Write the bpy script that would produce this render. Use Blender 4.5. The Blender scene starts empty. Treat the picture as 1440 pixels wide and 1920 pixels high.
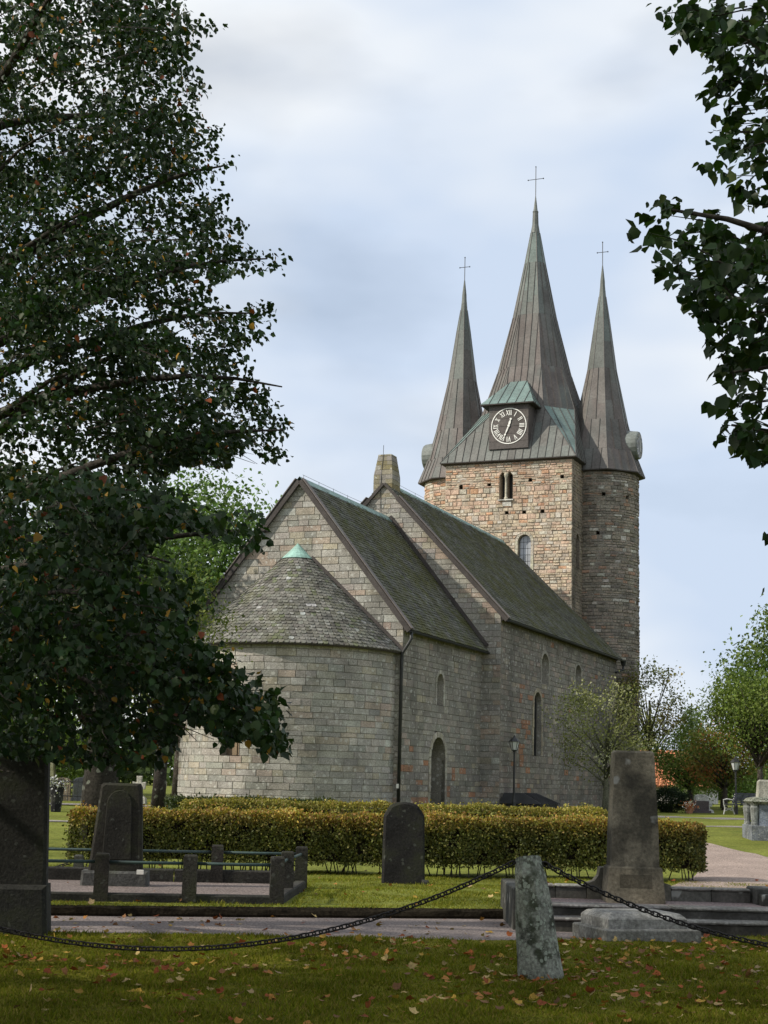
import bpy, math, random
import numpy as np
from math import sin, cos, pi, radians, sqrt, atan2
rng = np.random.default_rng(7)
random.seed(7)
scene = bpy.context.scene
COL = scene.collection

# ------------------------------------------------------------------ camera
F, ROLL, PITCH, EYE = 2850.0, radians(1.5), radians(10.0857), 1.6
CO = np.array([0, 0, EYE])
_fw = np.array([0, cos(PITCH), sin(PITCH)]); _up = np.array([0, -sin(PITCH), cos(PITCH)]); _rt = np.array([1.0, 0, 0])
RT = _rt*cos(ROLL) + _up*sin(ROLL); UP = -_rt*sin(ROLL) + _up*cos(ROLL); FW = _fw
def px(P):                                  # world -> photo pixel (1440 x 1920)
    d = np.asarray(P, float) - CO; z = d @ FW
    return 720 + F*(d @ RT)/z, 960 - F*(d @ UP)/z
def ray(x, y): return FW*F + RT*(x-720) + UP*(960-y)
def at(x, y, Y):                            # pixel -> point at ground distance Y
    d = ray(x, y); return CO + d*(Y/d[1])
def atz(x, y, z):
    d = ray(x, y); return CO + d*((z-EYE)/d[2])
from mathutils import Matrix
cam = bpy.data.cameras.new('camera'); cam_o = bpy.data.objects.new('camera', cam); COL.objects.link(cam_o)
cam.sensor_fit = 'VERTICAL'; cam.sensor_height = 36.0; cam.lens = F/1920*36.0; cam.clip_start = 0.1; cam.clip_end = 3000
M = Matrix.Identity(4)
for i in range(3):
    M[i][0] = RT[i]; M[i][1] = UP[i]; M[i][2] = -FW[i]; M[i][3] = CO[i]
cam_o.matrix_world = M
scene.camera = cam_o

# ------------------------------------------------------------------ sky, sun, exposure
SUN_EL = radians(36); SUN_AZ = radians(-105)      # azimuth from +Y towards +X: light from the left
sd = np.array([sin(SUN_AZ)*cos(SUN_EL), cos(SUN_AZ)*cos(SUN_EL), sin(SUN_EL)])
world = bpy.data.worlds.new('World'); scene.world = world; world.use_nodes = True
nt = world.node_tree; nt.nodes.clear()
def N(t, **kw):
    n = nt.nodes.new(t)
    for k, v in kw.items(): setattr(n, k, v)
    return n
out = N('ShaderNodeOutputWorld'); bg = N('ShaderNodeBackground'); bg.inputs[1].default_value = 0.1
sky = N('ShaderNodeTexSky'); sky.sky_type = 'NISHITA'; sky.sun_disc = False
sky.sun_elevation = SUN_EL; sky.sun_rotation = SUN_AZ; sky.air_density = 1.0; sky.dust_density = 1.5
tc = N('ShaderNodeTexCoord'); mp_ = N('ShaderNodeMapping'); mp_.inputs['Scale'].default_value = (1.0, 1.0, 2.3); mp_.inputs['Location'].default_value = (5.095, 5.109, 7.530)
n1 = N('ShaderNodeTexNoise'); n1.inputs['Scale'].default_value = 3.2; n1.inputs['Detail'].default_value = 5; n1.inputs['Roughness'].default_value = 0.45
r1 = N('ShaderNodeValToRGB'); r1.color_ramp.elements[0].position = 0.34; r1.color_ramp.elements[1].position = 0.50
r1.color_ramp.elements[0].color = (0.62, 0.62, 0.62, 1); r1.color_ramp.elements[1].color = (0.96, 0.96, 0.96, 1)
n2 = N('ShaderNodeTexNoise'); n2.inputs['Scale'].default_value = 2.2; n2.inputs['Detail'].default_value = 4
r2 = N('ShaderNodeValToRGB'); r2.color_ramp.elements[0].position = 0.38; r2.color_ramp.elements[1].position = 0.60
r2.color_ramp.elements[0].color = (6.4, 7.5, 9.2, 1); r2.color_ramp.elements[1].color = (10.0, 10.2, 10.3, 1)
mx = N('ShaderNodeMix', data_type='RGBA')
L = nt.links.new
L(tc.outputs['Generated'], mp_.inputs[0]); L(mp_.outputs[0], n1.inputs['Vector']); L(mp_.outputs[0], n2.inputs['Vector'])
L(n1.outputs['Fac'], r1.inputs[0]); L(n2.outputs['Fac'], r2.inputs[0])
L(r1.outputs[0], mx.inputs['Factor']); L(sky.outputs[0], mx.inputs[6]); L(r2.outputs[0], mx.inputs[7])
L(mx.outputs[2], bg.inputs[0]); L(bg.outputs[0], out.inputs[0])
sun = bpy.data.lights.new('sun', 'SUN'); sun.energy = 4.6; sun.angle = radians(1.2); sun.color = (1.0, 0.93, 0.82)
sun_o = bpy.data.objects.new('sun', sun); COL.objects.link(sun_o); sun_o.location = (-30, 0, 40)
from mathutils import Vector
sun_o.rotation_euler = Vector((-sd[0], -sd[1], -sd[2])).to_track_quat('-Z', 'Y').to_euler()
vs = scene.view_settings
vs.view_transform = 'Standard'; vs.look = 'None'; vs.exposure = 0.0; vs.gamma = 1.0; vs.use_curve_mapping = False

# ------------------------------------------------------------------ helpers
class MB:
    def __init__(s): s.v = []; s.f = []; s.c = []; s.n = 0
    def add(s, verts, faces, col=(1, 1, 1)):
        b = s.n
        for p in verts: s.v.append((float(p[0]), float(p[1]), float(p[2])))
        s.n += len(verts); s.c.extend([col]*len(verts))
        for f in faces: s.f.append(tuple(i+b for i in f))
        return s
    def hexa(s, q, col=(1, 1, 1)):           # 8 corners: bottom ring 0-3, top ring 4-7
        return s.add(q, [(3, 2, 1, 0), (4, 5, 6, 7), (0, 1, 5, 4), (1, 2, 6, 5), (2, 3, 7, 6), (3, 0, 4, 7)], col)
    def box(s, lo, hi, col=(1, 1, 1)):
        (a, b, c), (d, e, f) = lo, hi
        return s.hexa([(a, b, c), (d, b, c), (d, e, c), (a, e, c), (a, b, f), (d, b, f), (d, e, f), (a, e, f)], col)
    def bbox(s, lo, hi, bv, col=(1, 1, 1)):  # chamfered box
        (a, b, c), (d, e, f) = lo, hi
        rings = []
        for z, k in ((c, bv), (c+bv, 0), (f-bv, 0), (f, bv)):
            rings.append([(a+k+bv*(k == 0)*0, b+k, z), (d-k, b+k, z), (d-k, e-k, z), (a+k, e-k, z)])
        vv = [p for r in rings for p in r]; ff = [(3, 2, 1, 0), (12, 13, 14, 15)]
        for i in range(3):
            for j in range(4): ff.append((i*4+j, i*4+(j+1) % 4, i*4+4+(j+1) % 4, i*4+4+j))
        return s.add(vv, ff, col)
    def tube(s, pts, rad, seg=6, col=(1, 1, 1), cap=True):
        pts = [np.asarray(p, float) for p in pts]; n = len(pts)
        if not hasattr(rad, '__len__'): rad = [rad]*n
        vv = []; prev = None
        for i, p in enumerate(pts):
            t = pts[min(i+1, n-1)] - pts[max(i-1, 0)]; t = t/(np.linalg.norm(t)+1e-9)
            if prev is None:
                a = np.array([0, 0, 1.0]) if abs(t[2]) < .9 else np.array([1.0, 0, 0])
                x = np.cross(a, t)
            else: x = prev - t*(prev @ t)
            x = x/(np.linalg.norm(x)+1e-9); y = np.cross(t, x); prev = x
            for k in range(seg):
                an = 2*pi*k/seg; vv.append(p + (x*cos(an) + y*sin(an))*rad[i])
        ff = []
        for i in range(n-1):
            for k in range(seg): ff.append((i*seg+k, i*seg+(k+1) % seg, (i+1)*seg+(k+1) % seg, (i+1)*seg+k))
        if cap: ff.append(tuple(range(seg))[::-1]); ff.append(tuple((n-1)*seg+k for k in range(seg)))
        return s.add(vv, ff, col)
    def lathe(s, prof, c=(0, 0, 0), seg=16, col=(1, 1, 1), rot=0):
        vv = []; ff = []
        for r, z in prof:
            for k in range(seg):
                a = 2*pi*k/seg+rot; vv.append((c[0]+r*cos(a), c[1]+r*sin(a), c[2]+z))
        for i in range(len(prof)-1):
            for k in range(seg): ff.append((i*seg+k, i*seg+(k+1) % seg, (i+1)*seg+(k+1) % seg, (i+1)*seg+k))
        ff.append(tuple(range(seg))[::-1]); ff.append(tuple((len(prof)-1)*seg+k for k in range(seg)))
        return s.add(vv, ff, col)
    def prism(s, pts2, mp, d0, d1, col=(1, 1, 1)):   # outline in a wall's own plane, extruded between two depths
        n = len(pts2)
        vv = [mp(a, b, d0) for a, b in pts2] + [mp(a, b, d1) for a, b in pts2]
        ff = [tuple(range(n))[::-1], tuple(range(n, 2*n))] + [(i, (i+1) % n, n+(i+1) % n, n+i) for i in range(n)]
        return s.add(vv, ff, col)

def rootloc(o):
    while o.parent is not None: o = o.parent
    return np.array(o.location)
def set_col(me, c):
    a = me.color_attributes.new('col', 'FLOAT_COLOR', 'POINT')
    c = np.asarray(c, np.float32)
    a.data.foreach_set('color', np.concatenate([c, np.ones((len(c), 1), np.float32)], 1).ravel())
def mesh_from(name, mb, mat, off=(0, 0, 0), smooth=False):
    me = bpy.data.meshes.new(name)
    v = np.array(mb.v)-np.array(off)
    me.from_pydata(v.tolist(), [], mb.f); set_col(me, mb.c)
    if mat is not None: me.materials.append(mat)
    if smooth: me.polygons.foreach_set('use_smooth', [True]*len(me.polygons))
    me.update(); return me
def link(name, me, parent=None, label=None, cat=None, group=None, kind=None, loc=None):
    o = bpy.data.objects.new(name, me); COL.objects.link(o)
    if parent is not None: o.parent = parent
    if loc is not None: o.location = loc
    if label: o['label'] = label
    if cat: o['category'] = cat
    if group: o['group'] = group
    if kind: o['kind'] = kind
    return o
def thing(name, label, cat, loc=(0, 0, 0), group=None):
    return link(name, None, None, label, cat, group, None, loc)
def part(name, mb, mat, parent, label=None, kind=None, smooth=False):   # mb in world space
    return link(name, mesh_from(name, mb, mat, rootloc(parent), smooth), parent, label, None, None, kind)
def single(name, mb, mat, label=None, cat=None, group=None, kind=None, smooth=False, loc=(0, 0, 0)):
    return link(name, mesh_from(name, mb, mat, loc, smooth), None, label, cat, group, kind, loc)
def np_mesh(name, V, faces_t, C, mat, off=(0, 0, 0)):
    """V (n,k,3) copies of one small template; faces_t list of equal-length index tuples."""
    n, k = V.shape[:2]; ft = np.array(faces_t); m = ft.shape[1]
    idx = (np.arange(n)[:, None, None]*k + ft[None]).reshape(-1)
    me = bpy.data.meshes.new(name)
    me.vertices.add(n*k); me.vertices.foreach_set('co', (V-np.array(off)).reshape(-1).astype(np.float32))
    me.loops.add(len(idx)); me.loops.foreach_set('vertex_index', idx.astype(np.int32))
    npoly = n*len(faces_t); me.polygons.add(npoly)
    me.polygons.foreach_set('loop_start', (np.arange(npoly)*m).astype(np.int32))
    me.update(calc_edges=True)
    set_col(me, np.repeat(C, k, axis=0)); me.materials.append(mat)
    return me

# ------------------------------------------------------------------ materials
def mat(name, base=(1, 1, 1), rough=.85, attr=True, mott=(3.0, .45), fine=(30., .25), bump=.3, bscale=25., stain=None, spots=None, moss=None, metal=0., spec=.3, trans=0., streak=None):
    m = bpy.data.materials.new(name); m.use_nodes = True
    t = m.node_tree; t.nodes.clear(); ln = t.links.new
    def nd(ty): return t.nodes.new(ty)
    o = nd('ShaderNodeOutputMaterial'); b = nd('ShaderNodeBsdfPrincipled'); ln(b.outputs[0], o.inputs[0])
    b.inputs['Roughness'].default_value = rough; b.inputs['Metallic'].default_value = metal
    b.inputs['Specular IOR Level'].default_value = spec
    geo = nd('ShaderNodeNewGeometry'); pos = geo.outputs['Position']
    def noise(sc, det=5, vec=None, ro=.55):
        n = nd('ShaderNodeTexNoise'); n.inputs['Scale'].default_value = sc; n.inputs['Detail'].default_value = det; n.inputs['Roughness'].default_value = ro
        ln(vec if vec is not None else pos, n.inputs['Vector']); return n.outputs['Fac']
    def ramp(x, a, bb, c0=0., c1=1.):
        r = nd('ShaderNodeMapRange'); r.inputs[1].default_value = a; r.inputs[2].default_value = bb; r.inputs[3].default_value = c0; r.inputs[4].default_value = c1
        ln(x, r.inputs[0]); return r.outputs[0]
    def mixc(fac, a, c, mode='MIX'):
        x = nd('ShaderNodeMix'); x.data_type = 'RGBA'; x.blend_type = mode
        if isinstance(fac, float): x.inputs[0].default_value = fac
        else: ln(fac, x.inputs[0])
        for s, q in ((6, a), (7, c)):
            if isinstance(q, tuple): x.inputs[s].default_value = (*q, 1)
            else: ln(q, x.inputs[s])
        return x.outputs[2]
    def scale(v, s):
        q = nd('ShaderNodeVectorMath'); q.operation = 'MULTIPLY'; ln(v, q.inputs[0]); q.inputs[1].default_value = s; return q.outputs[0]
    if attr:
        a = nd('ShaderNodeAttribute'); a.attribute_name = 'col'; c = a.outputs['Color']
        if base != (1, 1, 1): c = mixc(1.0, c, base, 'MULTIPLY')
    else:
        c = mixc(0.0, base, base)
    def mul(c, val):
        cc = nd('ShaderNodeCombineColor')
        for i in range(3): ln(val, cc.inputs[i])
        return mixc(1.0, c, cc.outputs[0], 'MULTIPLY')
    if mott: c = mul(c, ramp(noise(mott[0]), .3, .7, 1-mott[1], 1+mott[1]))
    if fine: c = mul(c, ramp(noise(fine[0], 3), .3, .7, 1-fine[1], 1+fine[1]))
    if streak:   # vertical runs of dirt: colour, strength
        c = mixc(ramp(noise(streak[1], 5, scale(pos, (1, 1, .12))), .5, .72, 0, streak[2]), c, streak[0])
    if stain:    # colour, scale, lo, hi, strength
        c = mixc(ramp(noise(stain[1], 6), stain[2], stain[3], 0, stain[4]), c, stain[0])
    if moss:
        c = mixc(ramp(noise(moss[1], 7, None, .65), moss[2], moss[3], 0, moss[4]), c, moss[0])
    if spots:    # lichen spots: colour, scale, radius, strength
        v = nd('ShaderNodeTexVoronoi'); v.inputs['Scale'].default_value = spots[1]
        nv = nd('ShaderNodeTexNoise'); nv.inputs['Scale'].default_value = spots[1]*2.2; ln(pos, nv.inputs['Vector'])
        ad = nd('ShaderNodeVectorMath'); ad.operation = 'MULTIPLY_ADD'; ln(nv.outputs['Color'], ad.inputs[0]); ad.inputs[1].default_value = (.6/spots[1],)*3; ln(pos, ad.inputs[2])
        ln(ad.outputs[0], v.inputs['Vector'])
        sep = nd('ShaderNodeSeparateColor'); ln(v.outputs['Color'], sep.inputs[0])
        th = nd('ShaderNodeMath'); th.operation = 'MULTIPLY'; ln(sep.outputs[0], th.inputs[0]); th.inputs[1].default_value = spots[2]
        lt = nd('ShaderNodeMath'); lt.operation = 'SUBTRACT'; ln(th.outputs[0], lt.inputs[0]); ln(v.outputs['Distance'], lt.inputs[1])
        c = mixc(ramp(lt.outputs[0], -.03, .06, 0, spots[3]), c, spots[0])
    ln(c, b.inputs['Base Color'])
    if bump:
        bp = nd('ShaderNodeBump'); bp.inputs['Strength'].default_value = bump; bp.inputs['Distance'].default_value = .03
        ln(noise(bscale, 6, None, .65), bp.inputs['Height']); ln(bp.outputs[0], b.inputs['Normal'])
    if trans:
        tr = nd('ShaderNodeBsdfTranslucent'); ln(mixc(1.0, c, (1.0, 1.15, .45), 'MULTIPLY'), tr.inputs['Color'])
        ms = nd('ShaderNodeMixShader'); ms.inputs[0].default_value = trans
        ln(b.outputs[0], ms.inputs[1]); ln(tr.outputs[0], ms.inputs[2]); ln(ms.outputs[0], o.inputs[0])
    return m

M_STONE = mat('ashlar_stone', mott=(1.1, .22), fine=(22., .35), bump=.55, bscale=16., streak=((.09, .088, .08), .55, .5), stain=((.085, .08, .07), .22, .44, .74, .6), spots=((.55, .55, .50), 5.5, .40, .45), moss=((.10, .10, .05), .8, .60, .78, .45), rough=.92, spec=.15)
M_RUBBLE = mat('rubble_stone', mott=(1.6, .25), fine=(14., .4), bump=.8, bscale=11., streak=((.08, .07, .06), .5, .35), spots=((.5, .48, .42), 2.5, .3, .4), rough=.95, spec=.1)
M_TURRET = mat('turret_stone', mott=(1.0, .3), fine=(10., .42), bump=.8, bscale=10., streak=((.045, .042, .035), .35, .7), moss=((.06, .065, .035), .55, .55, .7, .5), rough=.95, spec=.1)
M_MORTAR = mat('mortar', mott=(2., .35), fine=(40., .3), bump=.4, rough=.95)
M_SHINGLE = mat('roof_shingle', mott=(1.3, .35), fine=(12., .35), bump=.4, bscale=18., moss=((.085, .085, .028), .9, .42, .62, .8), rough=.93, spec=.15)
M_CONE = mat('apse_shingle', mott=(1.3, .3), fine=(12., .35), bump=.4, bscale=18., moss=((.11, .115, .05), .9, .5, .7, .6), spots=((.40, .40, .37), 4., .3, .5), rough=.93, spec=.15)
M_COPPER = mat('weathered_copper', mott=(.7, .22), fine=(9., .22), bump=.12, bscale=6., streak=((.15, .19, .175), 1.1, .3), stain=((.055, .045, .04), .6, .55, .75, .5), rough=.62, metal=.15, spec=.35)
M_GREEN = mat('verdigris_copper', mott=(2., .2), fine=(12., .2), bump=.1, streak=((.12, .13, .12), 1.5, .4), rough=.65, metal=.1)
M_BOARD = mat('tarred_board', base=(.06, .052, .048), attr=False, mott=(1.5, .25), fine=(18., .25), bump=.25, rough=.8)
M_DARKMETAL = mat('dark_metal', base=(.022, .023, .023), attr=False, mott=(4., .3), fine=None, bump=.1, rough=.5, spec=.4)
M_IRON = mat('black_iron_chain', base=(.014, .012, .011), attr=False, mott=(20., .4), fine=(90., .4), bump=.3, bscale=80., rough=.7, spec=.3)
M_WHITE = mat('white_paint', base=(.72, .70, .64), attr=False, mott=(3., .12), fine=None, bump=0, rough=.5)
M_GILT = mat('pale_gilding', base=(.84, .83, .77), attr=False, mott=(5., .12), fine=None, bump=0, rough=.45)
M_WOOD = mat('weathered_wood', mott=(2., .25), fine=(22., .3), bump=.3, rough=.85)
M_GRAN = mat('lichened_granite', mott=(4., .35), fine=(45., .4), bump=.6, bscale=35., moss=((.055, .065, .035), 3.5, .5, .64, .7), spots=((.33, .37, .30), 27., .6, .75), stain=((.02, .021, .018), 7., .5, .62, .8), rough=.95, spec=.15)
M_GRAVE = mat('dark_gravestone', mott=(2.2, .4), fine=(40., .35), bump=.45, bscale=30., moss=((.035, .04, .018), 2.2, .5, .68, .7), spots=((.12, .13, .11), 11., .28, .4), rough=.92, spec=.15)
M_MON = mat('sandstone_monument', mott=(1.3, .35), fine=(30., .3), bump=.4, bscale=30., streak=((.022, .021, .018), 2.0, .85), stain=((.03, .029, .024), 1.4, .44, .62, .85), spots=((.36, .36, .33), 3.4, .30, .7), rough=.93, spec=.12)
M_PALE = mat('pale_monument_stone', mott=(2.5, .3), fine=(28., .38), bump=.55, bscale=30., stain=((.07, .07, .055), 2.6, .46, .68, .65), spots=((.36, .37, .33), 14., .4, .5), rough=.93, spec=.15)
M_GRAVEL = mat('pink_gravel', mott=(1.0, .15), fine=(34., .6), bump=1., bscale=45., rough=.96, spec=.1)
M_LAWN = mat('lawn_turf', mott=(.5, .28), fine=(16., .4), bump=.9, bscale=22., stain=((.13, .105, .035), .9, .55, .75, .45), moss=((.055, .085, .014), 1.7, .52, .7, .6), rough=.97, spec=.04)
M_BLADE = mat('grass_blades', mott=(1.2, .3), fine=None, bump=0, rough=.9, trans=.3, spec=.05)
M_SOIL = mat('dark_soil', base=(.022, .018, .012), attr=False, mott=(6., .4), fine=(30., .4), bump=.8, rough=.98, spec=.05)
M_LEAF = mat('lime_leaf', mott=(1.0, .2), fine=None, bump=0, rough=.5, trans=.25, spec=.2)
M_BGLEAF = mat('tree_foliage', mott=(.35, .3), fine=None, bump=0, rough=.7, trans=.3, spec=.2)
M_HEDGE = mat('hedge_leaf', mott=(1.0, .3), fine=None, bump=0, rough=.6, trans=.25, spec=.3)
M_DRY = mat('fallen_leaf', mott=None, fine=(60., .3), bump=0, rough=.8, trans=.15, spec=.2)
M_BARK = mat('bark', mott=(2.5, .3), fine=(20., .4), bump=1., bscale=14., rough=.95, spec=.1, spots=((.22, .24, .19), 5., .35, .5))
M_TILE = mat('red_clay_tile', mott=(1.5, .25), fine=(8., .25), bump=.3, rough=.9)
def glass(name, c, rough=.06, sp=.9):
    m = bpy.data.materials.new(name); m.use_nodes = True; b = m.node_tree.nodes['Principled BSDF']
    b.inputs['Base Color'].default_value = (*c, 1); b.inputs['Roughness'].default_value = rough; b.inputs['Specular IOR Level'].default_value = sp; return m
M_GLASS = glass('window_glass', (.35, .37, .40)); M_DGLASS = glass('dark_window_glass', (.012, .014, .016), .3, .25); M_LAMPGLASS = glass('lamp_glass', (.5, .52, .52), .2)

def jit(c, a=.15):
    k = 1+rng.uniform(-a, a); return tuple(max(0., x*k*(1+rng.uniform(-a, a)*.25)) for x in c)

# ------------------------------------------------------------------ ground
def sstep(a, b, x): t = np.clip((x-a)/(b-a), 0, 1); return t*t*(3-2*t)
NEAR = [(-40, 15.0), (-12, 15.5), (-3.2, 15.9), (1.1, 16.2), (2.6, 16.6), (4.2, 17.4), (12, 20.4), (40, 30)]
FAR = [(-40, 14.2+.8), (-12, 16.9), (-3.4, 18.05), (1.5, 19.1), (10, 21.3), (40, 33)]
def pl(line, x): return np.interp(x, [p[0] for p in line], [p[1] for p in line])
def near_y(x): return pl(NEAR, x)
def far_y(x): return np.maximum(pl(FAR, x), near_y(x)+1.2)
def gz(x, y):                                # height of the ground
    back = .12 + .50*sstep(29, 52, y)
    return np.where(y > far_y(x), back, 0.0)
def sheet(name, xs, yfun, zoff, m, col, label=None, kind='structure'):
    """grid: xs columns, yfun(x) list of rows"""
    mb = MB(); R = [yfun(x) for x in xs]; k = len(R[0]); vv = []; cc = []
    for x, r in zip(xs, R):
        for y in r: vv.append((x, y, zoff(x, y)))
    ff = [(i*k+j, (i+1)*k+j, (i+1)*k+j+1, i*k+j+1) for i in range(len(xs)-1) for j in range(k-1)]
    mb.add(vv, ff, col); return single(name, mb, m, kind=kind, smooth=True)
mb = MB(); mb.add([(-900, -60, -.25), (900, -60, -.25), (900, 1500, -.25), (-900, 1500, -.25)], [(0, 1, 2, 3)], (.06, .07, .02)); single('ground', mb, M_LAWN, kind='structure')
xs = np.concatenate([np.linspace(-40, -6, 14), np.linspace(-5.5, 7, 60), np.linspace(7.6, 40, 14)])
def bumpy(x, y): return .018*sin(x*1.7+y*.6)+.014*sin(x*3.1-y*2.3)+.01*sin(y*4.1+x*.9)
def front_z(x, y): e = near_y(x)-y; return bumpy(x, y)*min(1, max(0, e/.5)) + (.03 if e > .02 else -.06)
sheet('front_lawn', xs, lambda x: [-30, -10, 0, 5]+list(np.linspace(8, near_y(x)-.03, 40))+[near_y(x)], front_z, M_LAWN, (.122, .12, .013))
sheet('gravel_path', xs, lambda x: list(np.linspace(near_y(x)-.3, far_y(x)+.3, 7)), lambda x, y: .0, M_GRAVEL, (.23, .195, .18))
xs2 = np.concatenate([np.linspace(-160, -8, 16), np.linspace(-7.5, 14, 70), np.linspace(16, 160, 16)])
def ylawn(x):
    f = float(far_y(x)) if abs(x) <= 40 else float(far_y(np.sign(x)*40))
    return [f, f+.02, f+.06] + list(np.linspace(f+.3, 60, 50)) + [75, 100, 150, 300, 700]
def zlawn(x, y):
    xc = min(40, max(-40, x)); f = float(far_y(xc))
    if y < f+.001: return -.05
    return float(.12+.50*sstep(29, 52, y)) + (bumpy(x, y)*.6 if y > f+.3 else 0) - (.02 if y < f+.03 else 0)
sheet('middle_lawn', xs2, ylawn, zlawn, M_LAWN, (.15, .165, .035))
# turf edge facing the path
mb = MB(); ex = np.linspace(-39, 39, 300)
vv = []
for x in ex:
    y = float(far_y(x)); w = .012*sin(x*9)+.01*sin(x*23+1)
    vv += [(x, y-.035+w, -.02), (x, y-.05+w, .03), (x, y-.035+w*.5, .085+w), (x, y+.02, .118)]
mb.add(vv, [(i*4+j, (i+1)*4+j, (i+1)*4+j+1, i*4+j+1) for i in range(len(ex)-1) for j in range(3)]); single('turf_edge', mb, M_SOIL, kind='structure')
# far gravel paths laid on the lawn
def ribbon(name, pts, w, col, z=.012):
    mb = MB(); P = []
    for i in range(len(pts)-1):
        for t in np.linspace(0, 1, 8, endpoint=False): P.append(np.array(pts[i])*(1-t)+np.array(pts[i+1])*t)
    P.append(np.array(pts[-1])); vv = []
    for i, p in enumerate(P):
        t = P[min(i+1, len(P)-1)]-P[max(i-1, 0)]; t = t/np.linalg.norm(t); n = np.array([-t[1], t[0]])
        for k in (-.5, -.25, 0, .25, .5):
            q = p+n*k*w; vv.append((q[0], q[1], zlawn(q[0], q[1])+z))
    mb.add(vv, [(i*5+j, (i+1)*5+j, (i+1)*5+j+1, i*5+j+1) for i in range(len(P)-1) for j in range(4)], col)
    return single(name, mb, M_GRAVEL, kind='structure')
ribbon('side_path', [(4.9, 22.4), (6.3, 26.5), (7.35, 30.5), (7.9, 34), (7.4, 39), (5.5, 43)], 1.75, (.33, .26, .22))
ribbon('cross_path', [(7.2, 47), (10, 46.4), (16, 46.8), (30, 48)], .7, (.25, .22, .2))
ribbon('churchyard_path', [(9, 57), (13, 56.5), (20, 58), (40, 60)], 2.6, (.2, .185, .175))
ribbon('churchyard_path', [(-26, 50), (-14, 50.5), (-8.2, 52), (-6.5, 53)], 2.2, (.26, .24, .22))
ribbon('cross_path', [(-26, 40), (-12, 40.5), (-7, 41)], .9, (.27, .25, .22))

# ------------------------------------------------------------------ church
AZ = radians(22.4094); WV = np.array([sin(AZ), cos(AZ), 0]); SV = np.array([-WV[1], WV[0], 0]); ZV = np.array([0, 0, 1.0])
CH0 = np.array([.86686, 58.0, 0.0])
def ch(u, v, z): return CH0 + WV*u + SV*v + ZV*z          # u: along the nave to the west, v: to the south
GZ = .62
church = thing('church', 'medieval grey stone church with round apse, shingled roofs and three copper spires', 'church', tuple(ch(0, 0, GZ)))
# wall frames: (s, z, depth outwards)
def wall_e(u0): return lambda s, z, d: ch(u0-d, s, z)      # faces east, s = v
def wall_n(v0): return lambda s, z, d: ch(s, v0-d, z)      # faces north, s = u
def wall_w(u0): return lambda s, z, d: ch(u0+d, s, z)
def wall_s(v0): return lambda s, z, d: ch(s, v0+d, z)
def wall_c(uc, vc, R): return lambda s, z, d: ch(uc+(R+d)*cos(s/R), vc+(R+d)*sin(s/R), z)
STONES = []                                               # (wall part key, verts, colour, normal)
def arch_w(o, z):
    s0, s1, za, zb, k = o
    if z < za or z > zb: return None
    r = (s1-s0)/2; zc = zb-r*k
    if z <= zc or k == 0: return (s0, s1)
    h = r*sqrt(max(0, 1-((z-zc)/(r*k))**2)); return ((s0+s1)/2-h, (s0+s1)/2+h)
def cut(sp, ops, z):
    for o in ops:
        w = arch_w(o, z)
        if not w: continue
        r = []
        for a, b in sp:
            if w[1] <= a or w[0] >= b: r.append((a, b))
            else:
                if w[0]-a > .03: r.append((a, w[0]))
                if b-w[1] > .03: r.append((w[1], b))
        sp = r
    return sp
def masonry(key, mp, spans, z0, z1, chh, ln, dep, col, back, gap=.009, bev=.011, rough=.0, ops=(), mc=(.24, .225, .19)):
    z = z0
    lev = sorted({o[2] for o in ops} | {o[3]-(o[1]-o[0])/2*o[4] for o in ops})
    while z < z1-.05:
        h = rng.uniform(*chh); zt = min(z+h, z1)
        for o in ops:
            for e in (o[2], o[3]):
                if z+.06 < e < zt+.1: zt = e
        if z1-zt < chh[0]*.5: zt = z1
        zm = (z+zt)/2
        m = cut(spans(zm), ops, zm); A = cut(spans(z+.001), ops, z+.001); B = cut(spans(zt-.001), ops, zt-.001)
        if len(A) != len(m): A = m
        if len(B) != len(m): B = m
        if any(abs(p[0]-q[0]) > .5 or abs(p[1]-q[1]) > .5 for p, q in zip(A, B)): A = B = m
        for (a0, a1), (b0, b1) in zip(A, B):
            lo, hi = max(a0, b0), min(a1, b1)
            if max(a1-a0, b1-b0) < .04: continue
            br = []; s = lo+rng.uniform(.3, 1.)*ln[1]*.7
            while s < hi-ln[0]*.6:
                br.append(s); s += rng.uniform(*ln)
            L = [(a0, b0)]+[(x+rng.uniform(-1, 1)*rough*.6, x+rng.uniform(-1, 1)*rough*.6) for x in br]+[(a1, b1)]
            for i in range(len(L)-1):
                (pa, pb), (qa, qb) = L[i], L[i+1]
                back.add([mp(pa, z, 0), mp(qa, z, 0), mp(qb, zt, 0), mp(pb, zt, 0)], [(0, 1, 2, 3)], mc)
                g = gap*.5; j = lambda: rng.uniform(-1, 1)*rough
                d = rng.uniform(*dep); zz0, zz1 = z+g+abs(j())*.6, zt-g-abs(j())*.6
                if zz1-zz0 < .05: continue
                q = [(pa+g+abs(j())*.5, zz0), (qa-g-abs(j())*.5, zz0), (qb-g-abs(j())*.5, zz1), (pb+g+abs(j())*.5, zz1)]
                if q[1][0]-q[0][0] < .03 and q[2][0]-q[3][0] < .03: continue
                cs, cz = sum(t[0] for t in q)/4, sum(t[1] for t in q)/4
                f = [(cs+(a-cs)*(1-2*bev/max(.1, abs(qa-pa))), cz+(b-cz)*(1-2*bev/(zt-z))) for a, b in q]
                V = [mp(a, b, -.01) for a, b in q]+[mp(a, b, d+j()*.5) for a, b in f]
                STONES.append((key, V, col(cs, cz)))
        z = zt
LIME = (.44, .415, .36); GREY = (.375, .36, .32); PINK = (.44, .365, .30); RED = (.36, .19, .11); YEL = (.45, .405, .315); WHT = (.54, .52, .47)
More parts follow.
